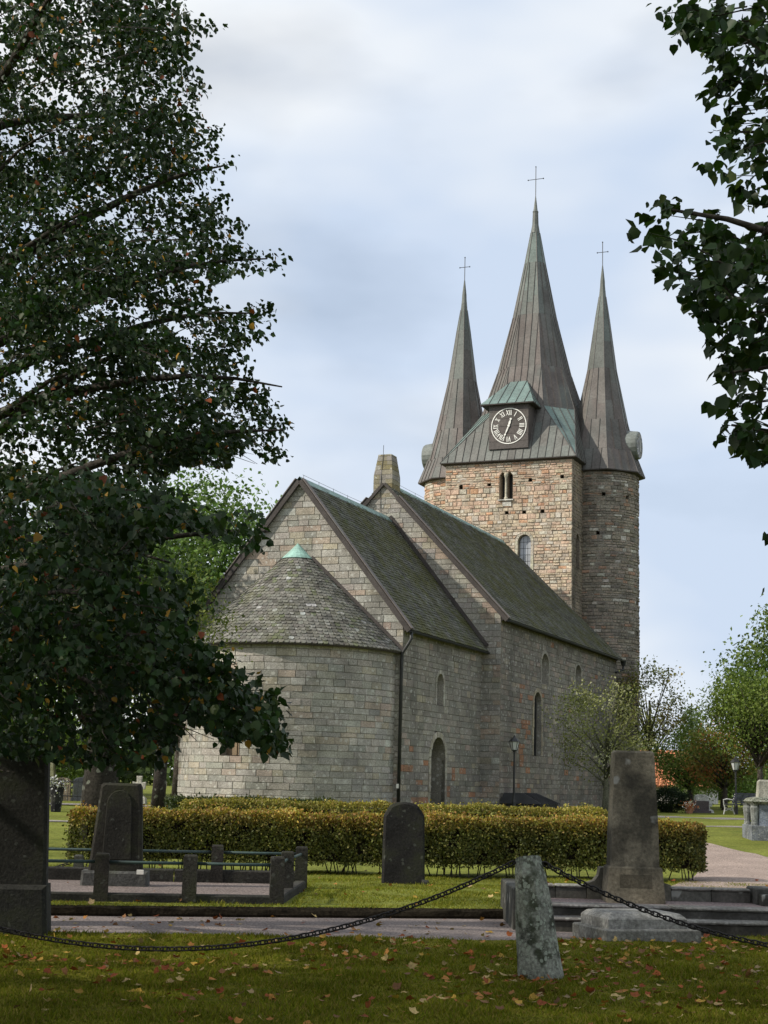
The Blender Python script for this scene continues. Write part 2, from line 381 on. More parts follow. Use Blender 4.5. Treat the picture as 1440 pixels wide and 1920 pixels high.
def pick(*ws):
    r = rng.uniform(0, sum(w for w, _ in ws))
    for w, c in ws:
        r -= w
        if r <= 0: return jit(c, .1)
    return jit(ws[-1][1], .1)
def col_apse(s, z): return pick((5, LIME), (2.5, GREY), (1, YEL), (.25, WHT), (.3, PINK))
def col_gable(s, z): return pick((6, (.335, .315, .275)), (1.2, (.36, .29, .235)), (1, (.35, .315, .245)), (1.8, (.29, .28, .25)), (.3, (.43, .42, .38)))
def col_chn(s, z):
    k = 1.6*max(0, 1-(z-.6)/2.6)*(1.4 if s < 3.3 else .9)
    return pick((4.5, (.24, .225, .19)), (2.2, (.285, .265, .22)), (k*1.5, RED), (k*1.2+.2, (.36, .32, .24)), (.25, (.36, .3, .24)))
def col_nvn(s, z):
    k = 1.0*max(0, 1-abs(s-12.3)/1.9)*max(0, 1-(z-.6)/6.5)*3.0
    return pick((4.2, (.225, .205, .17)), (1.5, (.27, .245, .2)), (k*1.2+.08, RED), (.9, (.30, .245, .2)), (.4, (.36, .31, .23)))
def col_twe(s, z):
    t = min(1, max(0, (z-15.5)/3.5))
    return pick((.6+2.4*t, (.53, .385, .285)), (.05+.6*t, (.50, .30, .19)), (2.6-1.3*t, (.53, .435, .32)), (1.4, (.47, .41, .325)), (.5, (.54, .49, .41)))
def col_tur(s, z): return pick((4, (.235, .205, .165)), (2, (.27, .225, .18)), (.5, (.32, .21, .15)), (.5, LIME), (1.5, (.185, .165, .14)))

CHW, CHR, CHE, CHZ = 9.1, 4.55, 7.62, 13.35         # chancel: width, ridge v, eave z, ridge z
NV0, NV1, NVR, NVE, NVZ = -.89, 10.45, 4.78, 9.0, 15.05
UN, UH, UE, UT = 9.35, 27.05, 30.6, 29.2           # nave east wall, hip start, nave west eave, tower east face
T0, T1, TZ = 1.35, 9.08, 20.35; TUC, TVC = 33.5, 5.0
APR, APC, APE, APZ = 4.28, 4.58, 6.62, 10.75
wallparts = {}
def wallpart(key, name, back): wallparts[key] = part(name, back, M_MORTAR, church)

# apse wall: window opening on the curve
WSEG = (-(1), 1)
aw = APR*radians(360-206); 
def px_apse(x, y):
    best = None
    for a in np.linspace(pi/2, 3*pi/2, 400):
        for z in (2.2,):
            p = px(ch(APR*cos(a), APC+APR*sin(a), z)); e = abs(p[0]-x)
            if p[0] and cos(a-radians(201)) > 0 and (best is None or e < best[0]): best = (e, a)
    return best[1]
a_w0, a_w1 = px_apse(448, 1410), px_apse(414, 1410)
aps_ops = [(min(a_w0, a_w1)*APR, max(a_w0, a_w1)*APR, 2.42, 3.35, 0)]
back = MB(); masonry('apse', wall_c(0, APC, APR), lambda z: [(pi/2*APR, 3*pi/2*APR)], .3, APE, (.21, .29), (.34, .85), (.012, .032), col_apse, back, ops=aps_ops); wallpart('apse', 'apse_wall', back)
# chancel east gable
def sp_ch(z):
    if z <= CHE: return [(0, CHW)]
    t = (z-CHE)/(CHZ-CHE); return [(CHR*t, CHW-(CHW-CHR)*t)] if t < .99 else []
def sp_ch_e(z):
    s = sp_ch(z)
    if not s: return s
    a, b = s[0]
    if z < APE: w = (APC-APR, APC+APR)
    elif z < APZ-.6: w = (APC-APR*(1-(z-APE)/(APZ-APE))+.15, APC+APR*(1-(z-APE)/(APZ-APE))-.15)
    else: return s
    r = []
    if w[0]-a > .03: r.append((a, w[0]))
    if b-w[1] > .03: r.append((w[1], b))
    return r
back = MB(); masonry('chg', wall_e(0), sp_ch_e, .3, CHZ-.1, (.21, .3), (.33, .85), (.012, .035), col_gable, back); wallpart('chg', 'chancel_gable', back)
# chancel north wall
DOOR = (3.2, 4.86, .3, 3.45, 1.0); NICHE = (3.72, 4.5, 4.72, 6.0, 1.0)
def ring(o, w): return (o[0]-w, o[1]+w, o[2], o[3]+w, o[4])
back = MB(); masonry('chn', wall_n(0), lambda z: [(0, UN)], .3, CHE+.1, (.2, .29), (.35, .9), (.012, .035), col_chn, back, ops=[ring(DOOR, .22), ring(NICHE, .16)]); wallpart('chn', 'chancel_north_wall', back)
# nave east gable, only outside the chancel
def sp_nv(z):
    if z <= NVE: return [(NV0, NV1)]
    t = (z-NVE)/(NVZ-NVE); return [(NV0+(NVR-NV0)*t, NV1-(NV1-NVR)*t)] if t < .99 else []
def sp_nv_e(z):
    s = sp_nv(z)
    if not s: return s
    c = sp_ch(z) if z < CHZ-.5 else []
    return [(s[0][0], c[0][0]+.1), (c[0][1]-.1, s[0][1])] if c else s
back = MB(); masonry('nvg', wall_e(UN), sp_nv_e, .3, NVZ-.1, (.2, .3), (.33, .85), (.012, .035), col_gable, back); wallpart('nvg', 'nave_gable', back)
NWIN = (14.35, 15.55, 3.0, 5.95, 1.0); BL1 = (15.5, 16.75, 6.35, 7.85, 1.0); BL2 = (21.6, 22.8, 6.4, 7.8, 1.0)
back = MB(); masonry('nvn', wall_n(NV0), lambda z: [(UN, UE-.1)], .3, NVE+.05, (.2, .29), (.35, .9), (.012, .035), col_nvn, back, ops=[ring(NWIN, .2), ring(BL1, .16), ring(BL2, .16)]); wallpart('nvn', 'nave_north_wall', back)
# tower
TWIN = [(4.93, 5.25, 18.0, 19.62, 1.0), (5.37, 5.69, 18.0, 19.62, 1.0)]; TLOW = (3.78, 4.57, 13.6, 15.9, 1.0)
PUT = [(s, s+.2, z, z+.18, 0) for s, z in ((8.0, 18.75), (6.25, 18.85), (3.75, 19.0), (1.85, 19.1), (6.5, 17.0), (5.15, 17.05), (4.1, 17.1), (3.0, 17.12))]
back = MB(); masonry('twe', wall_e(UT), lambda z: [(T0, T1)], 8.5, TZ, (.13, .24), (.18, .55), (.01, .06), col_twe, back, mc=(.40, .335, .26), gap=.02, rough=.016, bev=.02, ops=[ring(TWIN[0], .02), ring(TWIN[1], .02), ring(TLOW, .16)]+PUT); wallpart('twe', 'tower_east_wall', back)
TN1 = (30.55, 30.8, 16.8, 19.0, 0); TN2 = (30.0, 30.7, 14.0, 16.0, 1.)
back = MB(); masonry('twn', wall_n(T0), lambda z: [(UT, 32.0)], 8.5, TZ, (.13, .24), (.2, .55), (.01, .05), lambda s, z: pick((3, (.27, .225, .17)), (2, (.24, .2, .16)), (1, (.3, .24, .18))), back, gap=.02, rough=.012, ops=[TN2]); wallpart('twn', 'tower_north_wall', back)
NTC, STC, TR = (TUC, .72), (TUC, 9.68), 2.17
PUTN = [(TR*a, TR*a+.2, z, z+.2, 0) for a, z in ((3.4, 18.4), (4.1, 18.3), (3.25, 16.1), (4.55, 12.2), (4.6, 10.4))]
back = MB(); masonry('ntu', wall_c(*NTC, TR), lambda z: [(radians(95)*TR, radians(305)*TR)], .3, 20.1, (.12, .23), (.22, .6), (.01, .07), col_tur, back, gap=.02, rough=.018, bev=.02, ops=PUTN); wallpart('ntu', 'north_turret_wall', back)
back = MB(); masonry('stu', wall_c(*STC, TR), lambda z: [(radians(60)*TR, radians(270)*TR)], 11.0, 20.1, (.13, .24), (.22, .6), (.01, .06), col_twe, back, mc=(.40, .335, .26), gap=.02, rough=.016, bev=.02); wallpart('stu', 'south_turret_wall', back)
# plain far sides so the building is closed
mb = MB()
mb.hexa([ch(.05, .06, 0), ch(UN, .06, 0), ch(UN, CHW, 0), ch(.05, CHW, 0), ch(.05, .06, CHE), ch(UN, .06, CHE), ch(UN, CHW, CHE), ch(.05, CHW, CHE)]) if False else None
for f, (a, b), z in ((wall_s(CHW), (0, UN), CHE), (wall_s(NV1), (UN, UE), NVE), (wall_w(UE-.1), (NV0, NV1), NVE), (wall_s(T1), (UT, 37.2), TZ), (wall_w(37.2), (T0, T1), TZ), (wall_n(T0), (32.0, 37.2), TZ)):
    mb.add([f(a, .2, 0), f(b, .2, 0), f(b, z, 0), f(a, z, 0)], [(0, 1, 2, 3)], (.3, .28, .24))
for c, a0, a1 in ((NTC, -60, 100), (STC, -95, 65)):
    f = wall_c(*c, TR-.02)
    for k in range(12):
        s0, s1 = [radians(a0+(a1-a0)*(k+q)/12)*TR for q in (0, 1)]
        mb.add([f(s0, .2, 0), f(s1, .2, 0), f(s1, 20.1, 0), f(s0, 20.1, 0)], [(0, 1, 2, 3)], (.26, .23, .19))
f = wall_c(*STC, TR-.02)
for k in range(16):
    s0, s1 = [radians(60+210*(k+q)/16)*TR for q in (0, 1)]
    mb.add([f(s0, .2, 0), f(s1, .2, 0), f(s1, 11.1, 0), f(s0, 11.1, 0)], [(0, 1, 2, 3)], (.26, .23, .19))
part('rear_wall', mb, M_STONE, church)

# split stones: the 300 that show largest are objects, the rest one part per wall
SM = {'apse': M_STONE, 'chg': M_STONE, 'chn': M_STONE, 'nvg': M_STONE, 'nvn': M_STONE, 'twe': M_RUBBLE, 'twn': M_TURRET, 'ntu': M_TURRET, 'stu': M_RUBBLE}
SF = [(4, 5, 6, 7), (0, 1, 5, 4), (1, 2, 6, 5), (2, 3, 7, 6), (3, 0, 4, 7)]
def shown_area(V, idx):
    P = np.array([px(V[i]) for i in idx]); x, y = P[:, 0], P[:, 1]
    A = .5*(np.dot(x, np.roll(y, -1))-np.dot(y, np.roll(x, -1)))
    ok = (x.min() > 335) and (y.max() < 1498) and not (x.mean() < 450 and y.mean() > 1210) and not (x.mean() < 470 and y.mean() < 1040)
    return abs(A)*ok, A
ar = []
for i, s in enumerate(STONES):
    a, sg = shown_area(s[1], (4, 5, 6, 7)); ar.append(a if s[0] in ('apse', 'chg', 'chn', 'nvg', 'nvn') else 0)
order = np.argsort(-np.array(ar)); own = set(int(i) for i in order[:300])
rest = {}
for i, (key, V, c) in enumerate(STONES):
    if i in own:
        part('stone', MB().add(V, SF, c), SM[key], wallparts[key])
    else: rest.setdefault(key, MB()).add(V, SF, c)
for key, mb in rest.items(): part('stonework', mb, SM[key], wallparts[key], kind='stuff')

# openings: jambs, backs, voussoirs, glazing
def outline(o, n=10, w=0.):
    s0, s1, za, zb, k = o; r = (s1-s0)/2; zc = zb-r*k; c = (s0+s1)/2
    pts = [(s0, za), (s0, zc)] + [(c-r*cos(t), zc+r*k*sin(t)) for t in np.linspace(0, pi, n)[1:-1]] + [(s1, zc), (s1, za)]
    return pts if k else [(s0, za), (s0, zb), (s1, zb), (s1, za)]
def opening(name, o, mp, depth, parent, jm=M_STONE, jc=(.3, .28, .24), bm=None, bc=(.25, .235, .2), flare=0., sill=True):
    mb = MB(); P = outline(o); c = (o[0]+o[1])/2; n = len(P)
    v = [mp(a, b, .03) for a, b in P]+[mp(c+(a-c)*(1-flare), b-(flare*.3 if b > o[2]+.1 else 0), -depth) for a, b in P]
    mb.add(v, [(i, (i+1) % n, n+(i+1) % n, n+i) for i in range(n)], jc)
    r = part(name, mb, jm, parent)
    mb = MB(); mb.add([mp(c+(a-c)*(1-flare), b-(flare*.3 if b > o[2]+.1 else 0), -depth+.004) for a, b in P], [tuple(range(n))], bc)
    return r, mb
def voussoirs(o, mp, w, parent, n=9, col=None, jamb=True, d=.045, m=M_STONE):
    s0, s1, za, zb, k = o; r = (s1-s0)/2; zc = zb-r*k; c = (s0+s1)/2
    g = .02
    for i in range(n):
        t0, t1 = pi*i/n+g, pi*(i+1)/n-g*.2
        q = [(c-r*cos(t0), zc+r*k*sin(t0)), (c-(r+w)*cos(t0), zc+(r*k+w)*sin(t0)), (c-(r+w)*cos(t1), zc+(r*k+w)*sin(t1)), (c-r*cos(t1), zc+r*k*sin(t1))]
        part('voussoir', MB().prism(q, mp, -.12, d+rng.uniform(-.01, .012), jit(col or LIME, .12)), m, parent)
    if jamb:
        for a, b in ((s0-w, s0), (s1, s1+w)):
            z = za
            while z < zc-.05:
                h = min(rng.uniform(.35, .7), zc-z)
                part('jamb_stone', MB().prism([(a, z+.006), (b, z+.006), (b, z+h-.006), (a, z+h-.006)], mp, -.12, d+rng.uniform(-.01, .012), jit(col or LIME, .12)), m, parent)
                z += h
N0, N1 = wall_n(0), wall_n(NV0); E0, ET = wall_e(0), wall_e(UT)
o, b = opening('door_recess', DOOR, N0, .95, wallparts['chn'], jc=(.26, .24, .2)); 
mb = MB()
for i in range(7):
    a = DOOR[0]+(DOOR[1]-DOOR[0])*i/7; e = DOOR[0]+(DOOR[1]-DOOR[0])*(i+1)/7
    hh = lambda s: (DOOR[3]-.83+.83*sqrt(max(0, 1-((s-4.03)/.83)**2)))
    part('door_plank', MB().prism([(a+.006, .3), (e-.006, .3), (e-.006, hh(e)-.02), (a+.006, hh(a)-.02)], N0, -.66, -.57, jit((.05, .04, .032), .2)), M_WOOD, o) if False else None
part('blocked_back', b, M_STONE, o)
z = .3
while z < 2.5:                                            # coursed infill in the blocked doorway
    s = DOOR[0]
    while s < DOOR[1]-.02:
        l = min(rng.uniform(.35, .7), DOOR[1]-s)
        if DOOR[1]-s-l < .15: l = DOOR[1]-s
        part('infill_stone', MB().prism([(s+.008, z+.008), (s+l-.008, z+.008), (s+l-.008, z+.245), (s+.008, z+.245)], N0, -.96, -.92+rng.uniform(0, .015), jit((.25, .235, .2), .15)), M_STONE, o)
        s += l
    z += .255
voussoirs(DOOR, N0, .22, wallparts['chn'], 9, (.36, .33, .26))
o, b = opening('blind_window', NICHE, N0, .3, wallparts['chn'], flare=.15); part('window_back', b, M_STONE, o); voussoirs(NICHE, N0, .16, wallparts['chn'], 7, (.36, .34, .28))
for B in (BL1, BL2):
    o, b = opening('blind_window', B, N1, .28, wallparts['nvn'], flare=.1); part('window_back', b, M_STONE, o); voussoirs(B, N1, .16, wallparts['nvn'], 7, (.33, .31, .25))
o, b = opening('tall_window', NWIN, N1, .2, wallparts['nvn'], flare=.04); voussoirs(NWIN, N1, .2, wallparts['nvn'], 9, (.38, .33, .24))
gl = part('window_pane', b, M_DGLASS, o)
mb = MB()
for k in range(1, 9): mb.prism([(NWIN[0]+.08, 3.0+.3*k), (NWIN[1]-.08, 3.0+.3*k), (NWIN[1]-.08, 3.02+.3*k), (NWIN[0]+.08, 3.02+.3*k)], N1, -.195, -.175)
for k in (1, 2, 3): s = NWIN[0]+(NWIN[1]-NWIN[0])*k/4; mb.prism([(s-.01, 3.0), (s+.01, 3.0), (s+.01, 5.75), (s-.01, 5.75)], N1, -.195, -.17)
part('glazing_bars', mb, M_DARKMETAL, o)
# apse window: square opening with wooden shutter inside
AW = aps_ops[0]; AM = wall_c(0, APC, APR)
o, b = opening('apse_window', AW, AM, .38, wallparts['apse'], jc=(.30, .26, .2)); part('window_back', b, M_DGLASS, o)
sm_ = (AW[0]+AW[1])/2
for q in (0, 1, 2):
    a = AW[0]+(AW[1]-AW[0])*q/3; e = AW[0]+(AW[1]-AW[0])*(q+1)/3
    part('shutter_board', MB().prism([(a+.012, AW[2]+.02), (e-.012, AW[2]+.02), (e-.012, AW[3]-.02), (a+.012, AW[3]-.02)], AM, -.36, -.3+.03*(q % 2), jit((.17, .125, .085), .2)), M_WOOD, o)
# tower windows
for q, T in enumerate(TWIN):
    o, b = opening('belfry_opening', T, ET, .55, wallparts['twe'], M_RUBBLE, (.36, .3, .23)); part('louvre_back', b.add([], []) if False else b, M_DARKMETAL, o)
mb = MB()
for zz, r in ((18.0, .12),): 
    c = ch(UT-.03, 5.31, 18.03)
    mb.lathe([(.11, 0), (.11, .07), (.065, .12), (.062, 1.2), (.07, 1.24), (.12, 1.4), (.12, 1.5)], c, 12, (.5, .46, .36))
part('belfry_column', mb, M_PALE, wallparts['twe'], smooth=False)
mb = MB(); mb.prism([(4.85, 17.93), (5.78, 17.93), (5.78, 18.0), (4.85, 18.0)], ET, -.3, .16, (.62, .6, .55)); part('belfry_sill', mb, M_PALE, wallparts['twe'])
mb = MB(); mb.prism([(4.98, 17.6), (5.5, 17.6), (5.5, 17.86), (4.98, 17.86)], ET, 0, .075, (.58, .56, .5)); part('stone_patch', mb, M_PALE, wallparts['twe'])
o, b = opening('arched_window', TLOW, ET, .3, wallparts['twe'], M_RUBBLE, (.4, .35, .27)); voussoirs(TLOW, ET, .16, wallparts['twe'], 9, (.44, .40, .32), m=M_RUBBLE)
b2 = MB(); b2.v, b2.f, b2.c, b2.n = b.v, b.f, [(.2, .2, .2)]*b.n, b.n
fr = part('window_frame', b2, M_DARKMETAL, o)
cols_, rows_ = 3, 6
for i in range(cols_):
    for j in range(rows_):
        a = TLOW[0]+.02+(.75)*i/cols_; e = TLOW[0]+.02+.75*(i+1)/cols_; za = 13.62+2.25*j/rows_; zb = 13.62+2.25*(j+1)/rows_
        w = arch_w(TLOW, zb-.05) or (4.0, 4.35)
        a2, e2 = max(a, w[0]+.01), min(e, w[1]-.01)
        if e2-a2 < .05: continue
        part('pane', MB().prism([(max(a, (arch_w(TLOW, za) or (a, e))[0])+.013, za+.013), (min(e, (arch_w(TLOW, za) or (a, e))[1])-.013, za+.013), (e2-.013, zb-.013), (a2+.013, zb-.013)], ET, -.29, -.275), M_GLASS, fr)
for P_ in PUT:
    o, b = opening('putlog_hole', P_, ET, .3, wallparts['twe'], M_RUBBLE, (.2, .16, .12)); part('hole_back', b, M_SOIL, o)
for P_ in PUTN:
    o, b = opening('putlog_hole', P_, wall_c(*NTC, TR), .3, wallparts['ntu'], M_TURRET, (.16, .14, .11)); part('hole_back', b, M_SOIL, o)
o, b = opening('tower_side_window', TN2, wall_n(T0), .4, wallparts['twn'], M_TURRET, (.18, .15, .12)); part('window_back', b, M_DGLASS, o)

# ---- roofs
SHING = []
def shingles(key, mp, spans, t1, ex=.2, wd=(.17, .26), pointed=False, col=None, th=.028):
    t = 0.; row = 0
    while t < t1-.02:
        e = ex; sp = spans(t+e*.5)
        for a, b in sp:
            n = max(1, int(round((b-a)/(sum(wd)/2)))); w = (b-a)/n
            off = (row % 2)*.5*w
            for i in range(-1, n+1):
                s0, s1 = a+i*w+off, a+(i+1)*w+off
                s0, s1 = max(a, s0), min(b, s1)
                if s1-s0 < w*.25: continue
                g = .006; k = rng.uniform(-.02, .02); lift = th*rng.uniform(.7, 1.5); tp = min(t+e*1.35, t1)
                if pointed:
                    ws = s1-s0; dr = e*.32
                    q = [(s0+g, tp), (s1-g, tp), (s1-g, t+dr), (s1-ws*.28, t+k), (s0+ws*.28, t+k), (s0+g, t+dr)]
                    V = [mp(q[0][0], q[0][1], .004), mp(q[1][0], q[1][1], .004)]+[mp(x, y, lift) for x, y in q[2:]]+[mp(x, y, -.0) for x, y in q[2:]]
                    Fc = [(0, 1, 2, 3, 4, 5), (2, 6, 7, 3), (3, 7, 8, 4), (4, 8, 9, 5)]
                else:
                    q = [(s0+g, tp), (s1-g, tp), (s1-g, t+k), (s0+g, t+k)]
                    V = [mp(*q[0], .004), mp(*q[1], .004), mp(*q[2], lift), mp(*q[3], lift), mp(*q[2], -.0), mp(*q[3], -.0)]
                    Fc = [(0, 1, 2, 3), (2, 4, 5, 3), (1, 4, 2), (0, 3, 5)]
                SHING.append((key, V, Fc, col()))
        t += e; row += 1
def col_shn(): return pick((4, (.105, .105, .088)), (2, (.13, .13, .11)), (1.2, (.085, .085, .07)), (.6, (.09, .10, .05)))
def col_cone(): return pick((4, (.145, .14, .12)), (2, (.18, .175, .15)), (1.2, (.11, .105, .09)), (.25, (.29, .29, .27)), (.5, (.12, .13, .08)))
def roofplane(p_e, p_dir_s, p_up):        # origin at eave, unit along eave, unit up the slope
    n = np.cross(p_dir_s, p_up); n = n/np.linalg.norm(n); n = n if n[2] > 0 else -n
    return lambda s, t, d: p_e + p_dir_s*s + p_up*t + n*d
def slope(vr, zr, ve, ze, over):          # north slope from the eave (with overhang) to the ridge; returns eave point (v,z), up vector, length
    d = np.array([vr-ve, zr-ze]); Ld = np.linalg.norm(d); d = d/Ld
    return np.array([ve, ze])-d*over, d, Ld+over
roofs = {}
RT_ = .10
def gable_roof(key, name, u0, u1, vr, zr, ve_n, ve_s, ze, hip=None):
    bk = MB()
    for side, ve in (('n', ve_n), ('s', ve_s)):
        e0, d, Ln = slope(vr, zr, ve, ze, .42)
        o = ch(u0, e0[0], e0[1]); up = SV*d[0]+ZV*d[1]
        mp0 = roofplane(o, WV, up); mp = lambda s, t, dd, f=mp0: f(s, t, dd+RT_)
        uend = (lambda t: u1-u0) if hip is None else (lambda t, L_=Ln: hip[0]-u0+(hip[1]-hip[0])*(1-t/L_))
        shingles(key, mp, lambda t: [(0, uend(t))], Ln, .165 if side == 'n' else .4, (.15, .22) if side == 'n' else (.4, .6), col=col_shn)
        q = [(0, 0), (uend(0), 0), (uend(Ln), Ln), (0, Ln)]
        bk.add([mp(a, b, 0) for a, b in q]+[mp(a, b, -RT_-.02) for a, b in q], [(0, 1, 2, 3), (7, 6, 5, 4), (0, 1, 5, 4), (1, 2, 6, 5), (3, 0, 4, 7)], (.05, .045, .04))
    if hip is not None:
        eN, dN, LN = slope(vr, zr, ve_n, ze, .42); eS, dS, LS = slope(vr, zr, ve_s, ze, .42)
        A = ch(hip[1], eN[0], eN[1]); B = ch(hip[1], eS[0], eS[1]); T = ch(hip[0], vr, zr)
        Wd = eS[0]-eN[0]; mid = (A+B)/2; up = T-mid; Lh = np.linalg.norm(up); up = up/Lh; fN = (vr-eN[0])/Wd
        sv = (B-A)/np.linalg.norm(B-A); T2 = T-A; Lt = np.linalg.norm(T2-sv*(T2@sv)); upv = (T2-sv*(T2@sv))/Lt; off = T2@sv
        mp0 = roofplane(A, sv, upv); mp = lambda s, t, dd, f=mp0: f(s, t, dd+RT_)
        shingles(key+'h', mp, lambda t: [(off*t/Lt, Wd-(Wd-off)*t/Lt)], Lt, .2, (.17, .25), col=lambda: pick((3, (.15, .16, .165)), (1, (.11, .12, .12))))
        bk.add([mp(0, 0, 0), mp(Wd, 0, 0), mp(off, Lt, 0)], [(0, 1, 2)], (.05, .045, .04))
    roofs[key] = part(name, bk, M_BOARD, church)
    if hip is not None: roofs[key+'h'] = roofs[key]
gable_roof('chr', 'chancel_roof', -.16, UN-.02, CHR, CHZ, 0, CHW, CHE)
gable_roof('nvr', 'nave_roof', UN-.16, UE, NVR, NVZ, NV0, NV1, NVE, hip=(UH, UE))
# cone over the apse
slen = sqrt((APR+.3)**2+(APZ-APE+.27)**2); RE = APR+.3; ZE = APE-.12
def cone(s, t, d):                         # s = angle * 1, t along the slope from the eave
    k = t/slen; r = RE*(1-k); nz = RE/slen; nr = (APZ-ZE)/slen
    return ch(0+(r+nr*d)*cos(s), APC+(r+nr*d)*sin(s), ZE+(APZ-ZE)*k+nz*d)
t = 0.; row = 0; capt = slen*.885
bk = MB()
while t < capt:
    r = RE*(1-t/slen); n = max(5, int(pi*r/.205)); w = pi/n
    ks = cone
    for i in range(-1, n+1):
        s0 = pi/2+i*w+(row % 2)*.5*w; s1 = s0+w; s0, s1 = max(s0, pi/2), min(s1, 3*pi/2)
        if s1-s0 < .3*w: continue
        e = .19; k = rng.uniform(-.012, .012); lf = .03*rng.uniform(.7, 1.5); ws = s1-s0; g = .03*ws; tp = min(t+e*1.35, slen*.9)
        q = [(s0+g, tp), (s1-g, tp), (s1-g, t+e*.3), (s1-ws*.26, t+k), (s0+ws*.26, t+k), (s0+g, t+e*.3)]
        V = [cone(*q[0], .004), cone(*q[1], .004)]+[cone(x, y, lf) for x, y in q[2:]]+[cone(x, y, 0) for x, y in q[2:]]
        SHING.append(('cone', V, [(0, 1, 2, 3, 4, 5), (2, 6, 7, 3), (3, 7, 8, 4), (4, 8, 9, 5)], col_cone()))
    t += .19; row += 1
nn = 40
for i in range(nn):
    a, b = pi/2+pi*i/nn, pi/2+pi*(i+1)/nn
    bk.add([cone(a, 0, 0), cone(b, 0, 0), cone(b, slen*.9, 0), cone(a, slen*.9, 0), cone(a, 0, -.09), cone(b, 0, -.09), ch(APR*.97*cos(a), APC+APR*.97*sin(a), ZE-.03), ch(APR*.97*cos(b), APC+APR*.97*sin(b), ZE-.03)], [(0, 1, 2, 3), (0, 4, 5, 1), (4, 6, 7, 5)], (.06, .055, .05))
roofs['cone'] = part('apse_roof', bk, M_BOARD, church)
mb = MB(); nn = 10; vv = [ch(-.05, APC, APZ+.12)]
for i in range(nn+1):
    p = cone(pi/2+pi*i/nn, slen*.865, .06); vv.append(p)
mb.add(vv, [(0, i+2, i+1) for i in range(nn)], (.27, .44, .38)); part('copper_cap', mb, M_GREEN, roofs['cone'])
ar = []
for i, s in enumerate(SHING):
    idx = (0, 1, 2, 3) if len(s[1]) == 6 else (0, 1, 2, 3, 4, 5)
    ar.append(shown_area(s[1], idx)[0] if s[0] == 'cone' else 0)
own = set(int(i) for i in np.argsort(-np.array(ar))[:300]); rest = {}
for i, (key, V, Fc, c) in enumerate(SHING):
    if i in own: part('shingle', MB().add(V, Fc, c), M_CONE, roofs[key])
    else: rest.setdefault(key, MB()).add(V, Fc, c)
for key, mb in rest.items(): part('shingle_field', mb, M_CONE if key == 'cone' else M_SHINGLE, roofs[key], kind='stuff')
# verge boards along the gables and the apse roof against the gable
def beam(name, p, q, wdt, hgt, parent, m=M_BOARD, up=None, col=(1, 1, 1)):
    p, q = np.asarray(p), np.asarray(q); t = (q-p)/np.linalg.norm(q-p); u_ = up if up is not None else np.cross(t, WV); u_ = u_/np.linalg.norm(u_)
    s = np.cross(u_, t); mb = MB()
    mb.hexa([x+s*a*wdt/2+u_*b*hgt/2 for x, b in ((p, -1),) for a in (-1,)]+[p+s*wdt/2-u_*hgt/2, p+s*wdt/2+u_*hgt/2, p-s*wdt/2+u_*hgt/2, q-s*wdt/2-u_*hgt/2, q+s*wdt/2-u_*hgt/2, q+s*wdt/2+u_*hgt/2, q-s*wdt/2+u_*hgt/2], col)
    return part(name, mb, m, parent)
for key, u0, vr, zr, vn, vs_, ze in (('chr', -.17, CHR, CHZ, 0, CHW, CHE), ('nvr', UN-.17, NVR, NVZ, NV0, NV1, NVE)):
    for ve in (vn, vs_):
        e0, d, Ln = slope(vr, zr, ve, ze, .44); nrm = np.array([-d[1], d[0]]) if d[0] > 0 else np.array([d[1], -d[0]])
        nrm = nrm*np.sign(nrm[1]); t0 = (nrm*.04)
        if key == 'nvr': Ln -= .98
        a = ch(u0, e0[0]+t0[0], e0[1]+t0[1]); b = ch(u0, e0[0]+d[0]*Ln+t0[0], e0[1]+d[1]*Ln+t0[1])
        beam('verge_board', a, b, .10, .2, roofs[key])
        a2 = ch(u0+.06, e0[0]+nrm[0]*.19, e0[1]+nrm[1]*.19); b2 = ch(u0+.06, e0[0]+d[0]*Ln+nrm[0]*.19, e0[1]+d[1]*Ln+nrm[1]*.19)
        beam('verge_cap', a2, b2, .30, .035, roofs[key], M_COPPER, col=(.13, .11, .10))
mbp = cone(pi/2+pi, 0, .1)
beam('verge_board', cone(3*pi/2, 0.0, .05)-WV*.02, cone(3*pi/2, slen*.88, .05)-WV*.02, .07, .2, roofs['cone'])
beam('verge_board', cone(pi/2, 0.0, .05)-WV*.02, cone(pi/2, slen*.88, .05)-WV*.02, .07, .2, roofs['cone'])
# copper ridge strips, roof edge flashing against the nave gable
for key, u0, u1, vr, zr in (('chr', -.2, UN, CHR, CHZ), ('nvr', UN+.75, UH, NVR, NVZ)):
    mb = MB()
    for sg in (-1, 1):
        a = [ch(u0, vr, zr+.2), ch(u1, vr, zr+.2), ch(u1, vr+sg*.22, zr-.07), ch(u0, vr+sg*.22, zr-.07)]
        mb.add(a, [(0, 1, 2, 3)], (.24, .34, .31))
    mb.box((0, 0, 0), (0, 0, 0)) if False else None
    part('ridge_strip', mb, M_GREEN, roofs[key])
    mb = MB(); mb.tube([ch(u0+.3, vr, zr+.32), ch((u0+u1)/2, vr, zr+.29), ch(u1-.1, vr, zr+.31)], .008, 4)
    for k in np.linspace(u0+.4, u1-.3, 7): mb.tube([ch(k, vr, zr+.15), ch(k, vr, zr+.33)], .008, 4)
    part('lightning_wire', mb, M_DARKMETAL, roofs[key])
e0, d, Ln = slope(CHR, CHZ, 0, CHE, .3); beam('flashing', ch(UN-.06, e0[0]-.1, e0[1]+.22), ch(UN-.06, e0[0]+d[0]*Ln-.1, e0[1]+d[1]*Ln+.2), .12, .14, roofs['chr'])
